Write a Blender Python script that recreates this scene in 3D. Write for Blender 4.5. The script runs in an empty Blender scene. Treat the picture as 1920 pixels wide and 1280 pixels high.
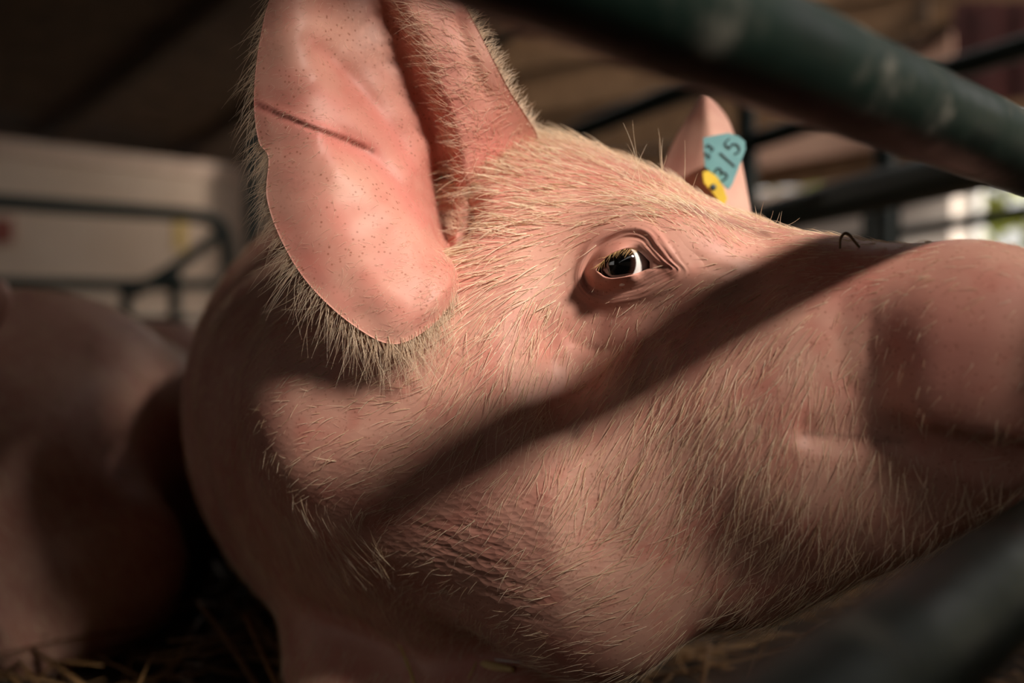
import bpy, bmesh, math, random, time
import numpy as np
from mathutils import Vector, Matrix
T0 = time.time()
rng = np.random.default_rng(7)
random.seed(7)
scene = bpy.context.scene
COL = scene.collection

# ------------------------------------------------------------------ camera, world, sun, exposure
CAM_H = 0.32
PITCH = math.radians(-2.0)
F = 35.0 / 36.0 * 1920.0
cam_d = bpy.data.cameras.new('camera')
cam_d.lens = 35.0
cam_d.sensor_width = 36.0
cam_d.clip_start = 0.02
cam_d.clip_end = 200.0
cam = bpy.data.objects.new('camera', cam_d)
cam.location = (0, 0, CAM_H)
cam.rotation_euler = (math.pi / 2 + PITCH, 0, 0)
COL.objects.link(cam)
scene.camera = cam
cam_d.dof.use_dof = True
cam_d.dof.focus_distance = 0.505
cam_d.dof.aperture_fstop = 3.0
cam_d.dof.aperture_blades = 9

world = bpy.data.worlds.new('sky')
scene.world = world
world.use_nodes = True
wn = world.node_tree
wn.nodes.clear()
w_out = wn.nodes.new('ShaderNodeOutputWorld')
w_bg = wn.nodes.new('ShaderNodeBackground')
w_bg.inputs['Color'].default_value = (1.0, 0.96, 0.90, 1)
w_bg.inputs['Strength'].default_value = 1.15
wn.links.new(w_bg.outputs[0], w_out.inputs['Surface'])

SUN_TO = Vector((0.96, -1.18, 1.07)).normalized()
sun_d = bpy.data.lights.new('sun', 'SUN')
sun_d.energy = 6.7
sun_d.angle = math.radians(8.0)
sun_d.color = (1.0, 0.91, 0.80)
sun = bpy.data.objects.new('sun', sun_d)
sun.rotation_euler = SUN_TO.to_track_quat('Z', 'Y').to_euler()
sun.location = (3, -3, 4)
COL.objects.link(sun)

scene.cycles.use_light_tree = False
scene.cycles.max_bounces = 4
scene.cycles.diffuse_bounces = 3
scene.cycles.glossy_bounces = 2
scene.cycles.transmission_bounces = 2
scene.cycles.caustics_reflective = False
scene.cycles.caustics_refractive = False

scene.view_settings.view_transform = 'Standard'
scene.view_settings.look = 'None'
scene.view_settings.exposure = -0.18
scene.view_settings.gamma = 1.0
scene.view_settings.use_curve_mapping = False

# ------------------------------------------------------------------ pixel <-> place
CP, SP = math.cos(PITCH), math.sin(PITCH)

def P(px, py, y):
    """the place seen at pixel (px,py) at a distance y straight ahead"""
    px = np.asarray(px, float); py = np.asarray(py, float); y = np.asarray(y, float)
    cx = (px - 960.0) / F; cz = (640.0 - py) / F
    dy = CP - SP * cz; dz = SP + CP * cz
    s = y / dy
    return np.stack([cx * s, np.broadcast_to(y, s.shape) + 0 * s, dz * s + CAM_H], -1)

def proj(p):
    p = np.asarray(p, float)
    x = p[..., 0]; y = p[..., 1]; z = p[..., 2] - CAM_H
    yc = y * CP + z * SP; zc = -y * SP + z * CP
    return 960.0 + F * x / yc, 640.0 - F * zc / yc

# ------------------------------------------------------------------ mesh helpers
def link(o, parent=None):
    COL.objects.link(o)
    if parent is not None:
        o.parent = parent
    return o

def mesh_obj(name, verts, faces, mat=None, parent=None, smooth=True):
    me = bpy.data.meshes.new(name)
    me.from_pydata([tuple(v) for v in verts], [], [tuple(int(i) for i in f) for f in faces])
    me.update()
    if smooth:
        me.polygons.foreach_set('use_smooth', np.ones(len(me.polygons), bool))
    if mat:
        me.materials.append(mat)
    return link(bpy.data.objects.new(name, me), parent)

def fast_mesh(name, verts, loops, sizes):
    """verts (N,3), loops flat index list, sizes corner count per face"""
    me = bpy.data.meshes.new(name)
    me.vertices.add(len(verts)); me.vertices.foreach_set('co', np.asarray(verts, np.float32).ravel())
    me.loops.add(len(loops)); me.loops.foreach_set('vertex_index', np.asarray(loops, np.int32))
    st = np.concatenate([[0], np.cumsum(sizes)[:-1]]).astype(np.int32)
    me.polygons.add(len(sizes)); me.polygons.foreach_set('loop_start', st)
    me.polygons.foreach_set('use_smooth', np.ones(len(sizes), bool))
    me.update(calc_edges=True); me.validate()
    return me

# ------------------------------------------------------------------ soft solids (signed distance)
def smin(a, b, k):
    h = np.clip(0.5 + 0.5 * (b - a) / k, 0, 1)
    return b + (a - b) * h - k * h * (1 - h)

def smax(a, b, k):
    return -smin(-a, -b, k)

def sd_ell(p, c, r):
    q = p - np.asarray(c, np.float32); r = np.asarray(r, np.float32)
    k0 = np.sqrt(((q / r) ** 2).sum(-1)); k1 = np.sqrt(((q / (r * r)) ** 2).sum(-1)) + 1e-9
    return k0 * (k0 - 1) / k1

def sd_cone(p, a, b, ra, rb):
    a = np.asarray(a, np.float32); b = np.asarray(b, np.float32)
    ba = b - a
    h = np.clip(((p - a) @ ba) / (ba @ ba), 0, 1)
    return np.linalg.norm(p - a - h[..., None] * ba, axis=-1) - (ra + (rb - ra) * h)

def surface_nets(fn, lo, hi, h):
    n = np.ceil((np.asarray(hi) - lo) / h).astype(int) + 1
    lo = np.asarray(lo, float)
    B = 8
    nb = -(-n // B)
    V = np.full(nb * B, 1.0, np.float32)
    bc = np.stack(np.meshgrid(*[lo[i] + h * (np.arange(nb[i]) * B + (B - 1) / 2) for i in range(3)], indexing='ij'), -1)
    bv = fn(bc.reshape(-1, 3)).reshape(nb)
    V.reshape(nb[0], B, nb[1], B, nb[2], B)[...] = np.sign(bv)[:, None, :, None, :, None]
    near = np.argwhere(np.abs(bv) < h * B * 1.25)
    off = np.stack(np.meshgrid(*[np.arange(B)] * 3, indexing='ij'), -1).reshape(-1, 3)
    for i in range(0, len(near), 2000):
        g = near[i:i + 2000, None, :] * B + off[None]
        v = fn((lo + h * g).astype(np.float32).reshape(-1, 3))
        g = g.reshape(-1, 3)
        V[g[:, 0], g[:, 1], g[:, 2]] = v
    V = V[:n[0], :n[1], :n[2]]
    S = V < 0
    c = np.zeros((n[0] - 1, n[1] - 1, n[2] - 1), np.int8)
    for dx in (0, 1):
        for dy in (0, 1):
            for dz in (0, 1):
                c += S[dx:n[0] - 1 + dx, dy:n[1] - 1 + dy, dz:n[2] - 1 + dz]
    act = (c > 0) & (c < 8)
    ids = np.full(act.shape, -1, np.int64)
    cells = np.argwhere(act)
    ids[act] = np.arange(len(cells))
    acc = np.zeros((len(cells), 3)); cnt = np.zeros(len(cells))
    corners = [(x, y, z) for x in (0, 1) for y in (0, 1) for z in (0, 1)]
    val = {q: V[cells[:, 0] + q[0], cells[:, 1] + q[1], cells[:, 2] + q[2]] for q in corners}
    for q in corners:
        for a in range(3):
            if q[a] == 0:
                r = list(q); r[a] = 1; r = tuple(r)
                va, vb = val[q], val[r]
                m = (va < 0) != (vb < 0)
                t = np.where(m, va / (va - vb + 1e-20), 0)
                pt = np.tile(np.array(q, float), (len(cells), 1)); pt[:, a] = t
                acc[m] += pt[m]; cnt[m] += 1
    verts = np.asarray(lo) + h * (cells + acc / cnt[:, None])
    quads = []
    for a in range(3):
        b, d = (a + 1) % 3, (a + 2) % 3
        sl0 = [slice(None)] * 3; sl1 = [slice(None)] * 3
        sl0[a] = slice(0, n[a] - 1); sl1[a] = slice(1, n[a])
        m = S[tuple(sl0)] != S[tuple(sl1)]
        e = np.argwhere(m)
        e = e[(e[:, b] > 0) & (e[:, d] > 0) & (e[:, b] < n[b] - 1) & (e[:, d] < n[d] - 1)]
        s0 = S[e[:, 0], e[:, 1], e[:, 2]]
        def idx(db, dd):
            q = e.copy(); q[:, b] -= db; q[:, d] -= dd
            return ids[q[:, 0], q[:, 1], q[:, 2]]
        Q = np.stack([idx(1, 1), idx(0, 1), idx(0, 0), idx(1, 0)], 1)
        Q[~s0] = Q[~s0][:, ::-1]
        quads.append(Q)
    return verts, np.concatenate(quads)

def gradient(fn, p, e=4e-4):
    p = p.astype(np.float64)
    g = np.empty_like(p)
    for i in range(3):
        d = np.zeros(3); d[i] = e
        g[:, i] = (fn(p + d) - fn(p - d)) / (2 * e)
    return g

def onto(fn, p, it=3):
    p = p.astype(np.float64).copy()
    for _ in range(it):
        g = gradient(fn, p)
        v = fn(p)
        g2 = (g * g).sum(-1) + 1e-9
        st = np.clip(v / g2, -0.01, 0.01)
        p -= st[:, None] * g
    return p

def crom(pts, n):
    """Catmull-Rom through rows of pts -> n samples"""
    pts = np.asarray(pts, float)
    m = len(pts)
    t = np.linspace(0, m - 1, n)
    i = np.clip(t.astype(int), 0, m - 2); u = (t - i).reshape((-1,) + (1,) * (pts.ndim - 1))
    g = lambda k: pts[np.clip(k, 0, m - 1)]
    p0, p1, p2, p3 = g(i - 1), g(i), g(i + 1), g(i + 2)
    p0 = np.where((i - 1 < 0).reshape(u.shape), 2 * p1 - p2, p0)
    p3 = np.where((i + 2 > m - 1).reshape(u.shape), 2 * p2 - p1, p3)
    return 0.5 * (2 * p1 + (p2 - p0) * u + (2 * p0 - 5 * p1 + 4 * p2 - p3) * u ** 2 + (3 * p1 - p0 - 3 * p2 + p3) * u ** 3)

# ------------------------------------------------------------------ the near pig: head frame
YAW, HP = math.radians(38), math.radians(8)
f0 = np.array([math.cos(YAW), -math.sin(YAW), 0.0])
LAT = np.array([-math.sin(YAW), -math.cos(YAW), 0.0])
ZZ = np.array([0, 0, 1.0])
FWD = f0 * math.cos(HP) - ZZ * math.sin(HP)
UPH = ZZ * math.cos(HP) + f0 * math.sin(HP)
EYE = P(1170, 500, 0.5)
HO = EYE - 0.072 * LAT
HM = np.stack([FWD, LAT, UPH], 1)          # local -> world
def to_head(p): return (p - HO) @ HM
def head_pt(a, b, c): return HO + HM @ np.array([a, b, c], float)
def W(px, py, y): return P(px, py, y)


def hp(px, py, b):
    """head-space point seen at a pixel, b sideways from the head's middle plane"""
    d = P(px, py, 1.0) - np.array([0, 0, CAM_H])
    o = HO + b * LAT - np.array([0, 0, CAM_H])
    t = (o @ LAT) / (d @ LAT)
    return tuple(to_head(d * t + np.array([0, 0, CAM_H])))

BODY = [  # (a, b, ra, rb, k) round cones in world space
    (head_pt(-0.12, 0.0, -0.06), W(800, 740, 0.86), 0.115, 0.185, 0.06),
    (W(790, 785, 0.95), np.array([-0.16, 1.65, 0.23]), 0.205, 0.22, 0.08),
    (np.array([-0.16, 1.65, 0.23]), np.array([-0.18, 1.95, 0.2]), 0.22, 0.16, 0.08),
    (W(690, 960, 0.82), W(705, 1230, 0.715), 0.090, 0.056, 0.05),
    (W(705, 1230, 0.715), W(740, 1420, 0.66), 0.056, 0.045, 0.04),
    (W(720, 1310, 0.665), W(1000, 1345, 0.605), 0.045, 0.036, 0.03),
    (W(690, 760, 0.70), W(800, 880, 0.66), 0.085, 0.080, 0.05),
    (W(690, 775, 0.594), W(770, 845, 0.588), 0.063, 0.062, 0.09),
    (W(612, 740, 0.75), W(645, 890, 0.72), 0.083, 0.074, 0.06),
    (W(640, 780, 0.72), W(880, 985, 0.65), 0.052, 0.052, 0.07),
]
HEAD = [  # ('e', centre, radii, k) / ('c', a, b, ra, rb, k) in head space, both sides; a '-' takes away
    ('e', (-0.11, 0, -0.03), (0.12, 0.088, 0.098), 0.03),
    ('c', (-0.03, 0, -0.012), (0.09, 0, -0.023), 0.058, 0.042, 0.03),
    ('c', (0.085, 0, -0.024), (0.165, 0, -0.022), 0.040, 0.042, 0.03),
    ('e', hp(1810, 640, 0.012), (0.042, 0.035, 0.045), 0.025),
    ('e', (0.190, 0, -0.023), (0.012, 0.049, 0.046), 0.012),
    ('e', hp(1810, 765, 0.024), (0.038, 0.021, 0.022), 0.018),
    ('e', (0.025, 0.028, -0.055), (0.075, 0.042, 0.05), 0.03),
    ('e', (0.002, 0.046, 0.008), (0.044, 0.027, 0.027), 0.02),
    ('e', hp(950, 632, 0.060), (0.029, 0.033, 0.042), 0.02),
    ('c', (-0.02, 0.022, -0.12), (0.11, 0.0, -0.090), 0.072, 0.034, 0.03),
    ('c', hp(1400, 1020, 0.0), hp(1820, 865, 0.0), 0.043, 0.027, 0.025),
    ('e', hp(1400, 840, 0.032), (0.055, 0.034, 0.045), 0.02),
    ('e', hp(960, 960, 0.055), (0.060, 0.045, 0.060), 0.03),
    ('e', hp(1090, 1120, 0.055), (0.050, 0.030, 0.040), 0.03),
    ('c', (-0.09, 0.03, -0.085), (-0.03, 0.02, -0.145), 0.085, 0.07, 0.05),
    ('-e', hp(1056, 640, 0.097), (0.017, 0.025, 0.032), 0.02),
    ('e', hp(1600, 690, 0.010), (0.045, 0.036, 0.045), 0.03),
    ('-c', hp(1520, 812, 0.056), hp(1690, 826, 0.0515), 0.002, 0.0055, 0.010),
    ('-e', (0.203, 0.020, -0.022), (0.014, 0.008, 0.011), 0.004),
    ('-c', hp(1690, 826, 0.046), hp(1900, 885, 0.040), 0.007, 0.012, 0.008),
    ('-c', hp(1085, 790, 0.109), hp(1130, 1010, 0.104), 0.012, 0.010, 0.025),
    ('-e', hp(1592, 690, 0.068), (0.014, 0.020, 0.032), 0.025),
]
def sd_pig(p):
    p = np.asarray(p)
    d = None
    for a, b, ra, rb, k in BODY:
        v = sd_cone(p, a, b, ra, rb)
        d = v if d is None else smin(d, v, k)
    q = ((p - HO) @ HM).astype(p.dtype)
    q[..., 1] = np.abs(q[..., 1])
    for it in HEAD:
        if it[0][-1] == 'e':
            v = sd_ell(q, it[1], it[2])
        else:
            v = sd_cone(q, it[1], it[2], it[3], it[4])
        d = smax(d, -v, it[-1]) if it[0][0] == '-' else smin(d, v, it[-1])
    return d

EAR_HOLE = W(815, 395, 0.545)
def sd_head(p):           # with the ear hollow and the eye socket taken out
    d = sd_pig(p)
    d = smax(d, -(sd_cone(p, EAR_HOLE, W(832, 440, 0.56), 0.026, 0.018)), 0.012)
    d = smax(d, -(np.linalg.norm(p - EYE_C, axis=-1) - 0.0165), 0.003)
    return d

EYE_C = W(1171, 496, 0.5052)
EYE_R = 0.0124

def ray_depth(px, py, fn=sd_pig):
    d = P(px, py, 1.0) - np.array([0, 0, CAM_H])
    t = np.full(d.shape[:-1], 0.36)
    for _ in range(60):
        t = t + np.clip(fn(d * t[..., None] + np.array([0, 0, CAM_H])) * 0.8, -0.01, 0.04)
        t = np.minimum(t, 1.5)
    return t

def ball_depth(px, py, c=EYE_C, r=EYE_R, lim=0.9):
    cx, cy = proj(c)
    R = r * F / c[1]
    rr = np.hypot(px - cx, py - cy)
    k = np.minimum(rr / R, lim)
    return c[1] - r * np.sqrt(1 - k * k)

def grid_faces(nu, nv, close_v=False, flip=False, base=0):
    i, j = np.meshgrid(np.arange(nu - 1), np.arange(nv if close_v else nv - 1), indexing='ij')
    j2 = (j + 1) % nv
    q = np.stack([i * nv + j, i * nv + j2, (i + 1) * nv + j2, (i + 1) * nv + j], -1).reshape(-1, 4) + base
    return q[:, ::-1] if flip else q

def grid_normals(G):
    du = np.gradient(G, axis=0); dv = np.gradient(G, axis=1)
    n = np.cross(du, dv)
    return n / (np.linalg.norm(n, axis=-1, keepdims=True) + 1e-12)

def resample_grid(G, nu, nv):
    return crom(np.swapaxes(crom(np.swapaxes(crom(G, nu), 0, 1), nv), 0, 1), nu)

def pl_dist(x, y, pts):
    """distance in pixels to a polyline, and position 0..1 along it"""
    best = np.full(x.shape, 1e9); pos = np.zeros(x.shape)
    pts = np.asarray(pts, float); n = len(pts) - 1
    for i in range(n):
        a, b = pts[i], pts[i + 1]; ab = b - a
        t = np.clip(((x - a[0]) * ab[0] + (y - a[1]) * ab[1]) / (ab @ ab), 0, 1)
        d = np.hypot(x - a[0] - t * ab[0], y - a[1] - t * ab[1])
        m = d < best
        best = np.where(m, d, best); pos = np.where(m, (i + t) / n, pos)
    return best, pos

# ------------------------------------------------------------------ near ear: rows from the notch by the cheek to the tip
EAR = [  # middle (x,y), outer margin (x,y), front margin (x,y), depths at outer, .6, .25, middle, ridge, front
    ((846, 478), (868, 506), (876, 468), (.5280, .5310, .5360, .5480, .5480, .5520)),
    ((840, 462), (852, 557), (896, 438), (.5060, .5040, .5200, .5560, .5540, .5620)),
    ((834, 440), (808, 612), (914, 402), (.4935, .4920, .5120, .5660, .5560, .5660)),
    ((830, 415), (737, 645), (935, 366), (.4895, .4880, .5100, .5748, .5600, .5700)),
    ((828, 380), (660, 608), (966, 326), (.4915, .4900, .5120, .5762, .5580, .5800)),
    ((826, 335), (580, 534), (998, 290), (.4970, .4955, .5210, .5738, .5510, .5900)),
    ((820, 285), (528, 452), (1008, 256), (.5025, .5010, .5280, .5622, .5460, .5840)),
    ((808, 235), (500, 370), (986, 217), (.5075, .5060, .5340, .5574, .5410, .5650)),
    ((790, 180), (503, 296), (957, 172), (.5105, .5090, .5370, .5534, .5370, .5500)),
    ((766, 120), (484, 262), (932, 125), (.5125, .5110, .5370, .5492, .5340, .5410)),
    ((745, 60), (476, 180), (905, 72), (.5135, .5120, .5370, .5450, .5320, .5380)),
    ((715, -10), (487, 75), (872, 8), (.5120, .5140, .5360, .5416, .5310, .5360)),
    ((700, -80), (512, -20), (835, -60), (.5140, .5160, .5340, .5382, .5310, .5350)),
    ((690, -150), (570, -120), (790, -130), (.5180, .5200, .5280, .5380, .5310, .5340)),
    ((680, -205), (655, -200), (712, -203), (.5260, .5260, .5290, .5320, .5300, .5310)),
]
def build_ear():
    G = []
    for mid, L, R, d in EAR:
        mid, L, R = map(np.array, (mid, L, R))
        xy = [L, L + (mid - L) * 0.36, L + (mid - L) * 0.74, mid, mid + (R - mid) * 0.3, R]
        G.append([[q[0], q[1], z] for q, z in zip(xy, d)])
    G = resample_grid(np.array(G, float), 190, 150)
    x, y, z = G[..., 0], G[..., 1], G[..., 2]
    w = np.linspace(0, 1, 150)[None, :]
    inner = np.clip(w / 0.06, 0, 1) * np.clip((0.97 - w) / 0.06, 0, 1)
    def groove(pts, wd, amp, fade=0.15):
        d, t = pl_dist(x, y, pts)
        return amp * np.exp(-(d / wd) ** 2) * np.clip(t / fade, 0, 1) * np.clip((1 - t) / fade, 0, 1)
    z = z + groove([(590, 80), (640, 130), (695, 195), (740, 255), (775, 320)], 22, 0.0042)
    z = z - groove([(575, 125), (620, 170), (680, 240), (730, 300)], 32, 0.0026)
    z = z + groove([(600, 248), (690, 288), (740, 340), (795, 415)], 22, 0.0046)
    z = z - groove([(600, 300), (670, 335), (725, 390), (770, 445)], 34, 0.0030)
    z = z + groove([(560, 60), (610, 110), (660, 190)], 20, 0.0012)
    z = z + groove([(476, 196), (520, 216), (580, 240), (640, 262), (696, 283)], 5, 0.0010, 0.05)
    z = z - groove([(476, 188), (520, 207), (580, 231), (640, 252), (696, 276)], 6, 0.0010, 0.05)
    z = z + groove([(850, 20), (880, 110), (920, 200)], 14, 0.0020)
    z = z + 0.0006 * np.sin(x * 0.045 + y * 0.03) * np.sin(y * 0.05 - x * 0.01) * inner
    front = P(x, y, z)
    n = grid_normals(front)
    if (n[95, 60] @ np.array([0, -1, 0])) < 0:
        n = -n
    th = 0.0016 + 0.0030 * np.clip(w / 0.12, 0, 1) * np.clip((1 - w) / 0.12, 0, 1)
    t = np.linspace(0, 1, 190)[:, None]
    th = th * np.clip((1 - t) / 0.06, 0.25, 1)
    back = front - n * th[..., None]
    nu, nv = 190, 150
    V = np.concatenate([front.reshape(-1, 3), back.reshape(-1, 3)])
    fw = grid_faces(nu, nv)
    fn = np.cross(V[fw[:, 1]] - V[fw[:, 0]], V[fw[:, 2]] - V[fw[:, 0]])
    flip = (fn * n.reshape(-1, 3)[fw[:, 0]]).sum(-1).mean() < 0
    fw = grid_faces(nu, nv, flip=flip)
    bk = grid_faces(nu, nv, flip=not flip, base=nu * nv)
    def strip(ids):
        a, b = ids[:-1], ids[1:]
        q = np.stack([a, b, b + nu * nv, a + nu * nv], 1)
        return q
    idx = np.arange(nu * nv).reshape(nu, nv)
    border = np.concatenate([idx[0, ::-1], idx[1:, 0], idx[-1, 1:], idx[-2::-1, -1]])
    st = strip(border)
    return V, np.concatenate([fw, bk, st if flip else st[:, ::-1]]), front, n

# ------------------------------------------------------------------ eyelids: rings around the near eye
RINGS = [
    [(1233, 500), (1219, 491), (1206, 478), (1194, 469), (1179, 466), (1158, 471), (1140, 481), (1126, 496), (1119, 506), (1126, 512), (1135, 518), (1148, 521), (1163, 519.5), (1181, 515.5), (1199, 510), (1217, 503)],
    [(1248, 502), (1229, 486), (1212, 468), (1199, 457), (1180, 455), (1156, 460), (1133, 472), (1117, 490), (1108, 507), (1112, 521), (1124, 529), (1143, 531), (1165, 527), (1184, 523), (1204, 516), (1226, 508)],
    [(1262, 505), (1245, 488), (1226, 468), (1206, 448), (1180, 443), (1152, 450), (1126, 464), (1108, 484), (1097, 508), (1101, 527), (1114, 540), (1138, 546), (1166, 543), (1190, 537), (1214, 528), (1240, 515)],
    [(1278, 508), (1262, 486), (1243, 461), (1217, 432), (1182, 425), (1146, 435), (1117, 452), (1098, 478), (1086, 510), (1090, 535), (1105, 553), (1134, 562), (1168, 560), (1196, 553), (1224, 543), (1256, 526)],
    [(1300, 512), (1284, 482), (1262, 448), (1228, 412), (1184, 402), (1138, 415), (1104, 438), (1082, 470), (1070, 512), (1074, 545), (1092, 570), (1128, 582), (1170, 582), (1206, 574), (1240, 560), (1278, 536)],
]
UPW = np.array([-0.6, -0.4, 0.3, 0.9, 1, 1, 1, 0.7, 0.3, 0, 0, 0, 0, 0, 0, -0.3])
def build_lids():
    R = [np.array(r, float) for r in RINGS]
    cen = np.array([1174.0, 498.0])
    for e in (26, 46):
        d = R[4] - cen
        R.append(R[4] + d / np.linalg.norm(d, axis=1, keepdims=True) * e)
    Dh = lambda r: ray_depth(r[:, 0], r[:, 1])
    d1 = np.minimum(ball_depth(R[0][:, 0], R[0][:, 1]), Dh(R[0]) + 0.002) - 0.0004
    D = [d1 + 0.005, d1 + 0.0002, d1 - 0.0012,
         np.minimum(d1 + 0.0002, Dh(R[1]) + 0.001) * 0.6 + 0.4 * (Dh(R[1])) - 0.0012,
         Dh(R[2]) - 0.0010 + 0.0006 * UPW,
         Dh(R[3]) - 0.0017 - 0.0009 * UPW,
         Dh(R[4]) - 0.0006 + 0.0009 * UPW,
         Dh(R[5]) - 0.0004, Dh(R[6]) + 0.003]
    inn = R[0] + (cen - R[0]) * -0.05
    r01 = R[0] * 0.8 + R[1] * 0.2
    rings = [inn, R[0], r01, R[1], R[2], R[3], R[4], R[5], R[6]]
    G = np.array([np.concatenate([r, d[:, None]], 1) for r, d in zip(rings, D)])   # ring, key, 3
    Gc = np.concatenate([G[:, -2:], G, G[:, :3]], 1)
    na, nr = 160, 64
    A = crom(np.swapaxes(Gc, 0, 1), (16 + 4) * 10 + 1)[20:20 + 160]                 # angle, ring, 3
    A = crom(np.swapaxes(A, 0, 1), nr)                                             # ring, angle, 3
    s = np.linspace(0, 8, nr)[:, None]
    th = np.linspace(0, 2 * np.pi, na, endpoint=False)[None, :]
    band = np.exp(-((s - 4.6) / 1.2) ** 2)
    up = np.clip(np.cos(th - 1.0), 0, 1)
    A[..., 2] += band * (0.00026 * np.sin(s * 9 + 1.5 * np.sin(th * 3)) * (0.35 + up) + 0.00016 * np.sin(s * 17 + th * 2 + np.sin(th * 7)))
    dh = ray_depth(A[..., 0], A[..., 1])
    m = np.clip((s - 5.2) / 1.5, 0, 1); m = m * m * (3 - 2 * m)
    A[..., 2] = A[..., 2] * (1 - m) + m * (dh - 0.00015)
    A[..., 2] += np.clip((s - 5.8) / 2.2, 0, 1) ** 2 * 0.0022
    V = P(A[..., 0], A[..., 1], A[..., 2])
    return V.reshape(-1, 3), grid_faces(nr, na, close_v=True), V, A

def refine(V, quads, ngons, flag):
    """one level of 1-to-4 splitting of flagged quads, neighbours keep up as polygons"""
    Q = quads[flag]; K = quads[~flag]
    E = np.sort(np.stack([Q, np.roll(Q, -1, 1)], -1).reshape(-1, 2), 1)
    key = E[:, 0].astype(np.int64) * (len(V) + 1) + E[:, 1]
    uk, inv = np.unique(key, return_inverse=True)
    ea = uk // (len(V) + 1); eb = uk % (len(V) + 1)
    n0 = len(V)
    mids = (V[ea] + V[eb]) / 2
    cen = V[Q].mean(1)
    mi = n0 + inv.reshape(-1, 4); ci = n0 + len(uk) + np.arange(len(Q))
    newV = np.concatenate([V, mids, cen])
    nq = [np.stack([Q[:, i], mi[:, i], ci, mi[:, i - 1]], 1) for i in range(4)]
    E2 = np.sort(np.stack([K, np.roll(K, -1, 1)], -1), -1)
    k2 = E2[..., 0].astype(np.int64) * (n0 + 1) + E2[..., 1]
    pos = np.clip(np.searchsorted(uk, k2), 0, len(uk) - 1)
    hit = uk[pos] == k2
    edge = hit.any(1)
    out = []
    for f, h, p in zip(K[edge], hit[edge], pos[edge]):
        g = []
        for i in range(4):
            g.append(int(f[i]))
            if h[i]: g.append(n0 + int(p[i]))
        out.append(g)
    lut = dict(zip(uk.tolist(), range(n0, n0 + len(uk))))
    for f in ngons:
        g = []
        for i in range(len(f)):
            a, b = f[i], f[(i + 1) % len(f)]
            g.append(a)
            m = lut.get(min(a, b) * (n0 + 1) + max(a, b))
            if m is not None: g.append(m)
        out.append(g)
    return newV, np.concatenate([K[~edge]] + nq), out

# ------------------------------------------------------------------ materials
def new_mat(name):
    m = bpy.data.materials.new(name); m.use_nodes = True
    nt = m.node_tree
    return m, nt, nt.nodes['Principled BSDF']

def nd(nt, kind, **kw):
    n = nt.nodes.new(kind)
    for k, v in kw.items():
        if k in n.inputs.keys():
            n.inputs[k].default_value = v
        else:
            setattr(n, k, v)
    return n

def ramp(nt, src, stops):
    r = nt.nodes.new('ShaderNodeValToRGB')
    while len(r.color_ramp.elements) < len(stops):
        r.color_ramp.elements.new(0.5)
    for e, (p, c) in zip(r.color_ramp.elements, stops):
        e.position = p; e.color = (*c, 1) if len(c) == 3 else c
    nt.links.new(src, r.inputs[0])
    return r.outputs[0]

def mixc(nt, fac, a, b, blend='MIX'):
    m = nt.nodes.new('ShaderNodeMix'); m.data_type = 'RGBA'; m.blend_type = blend
    for sock, v in ((m.inputs[0], fac), (m.inputs[6], a), (m.inputs[7], b)):
        if hasattr(v, 'is_output'): nt.links.new(v, sock)
        elif isinstance(v, (int, float)): sock.default_value = v
        else: sock.default_value = (*v, 1)
    return m.outputs[2]

def noise(nt, scale, detail=2, rough=0.55, vec=None):
    n = nd(nt, 'ShaderNodeTexNoise', Scale=scale, Detail=detail, Roughness=rough)
    if vec is None:
        vec = nd(nt, 'ShaderNodeTexCoord').outputs['Object']
    nt.links.new(vec, n.inputs['Vector'])
    return n.outputs['Fac']

def bump(nt, bsdf, h, dist, strength=1.0, prev=None):
    b = nd(nt, 'ShaderNodeBump', Strength=strength, Distance=dist)
    nt.links.new(h, b.inputs['Height'])
    if prev is not None: nt.links.new(prev, b.inputs['Normal'])
    nt.links.new(b.outputs[0], bsdf.inputs['Normal'])
    return b.outputs[0]

def simple(name, a, b, scale=8, rough=0.6, bmp=0.0, metallic=0.0, bscale=None):
    m, nt, p = new_mat(name)
    f = noise(nt, scale)
    nt.links.new(ramp(nt, f, [(0.3, a), (0.7, b)]), p.inputs['Base Color'])
    p.inputs['Roughness'].default_value = rough
    p.inputs['Metallic'].default_value = metallic
    if bmp: bump(nt, p, noise(nt, bscale or scale * 4), bmp)
    return m

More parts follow.
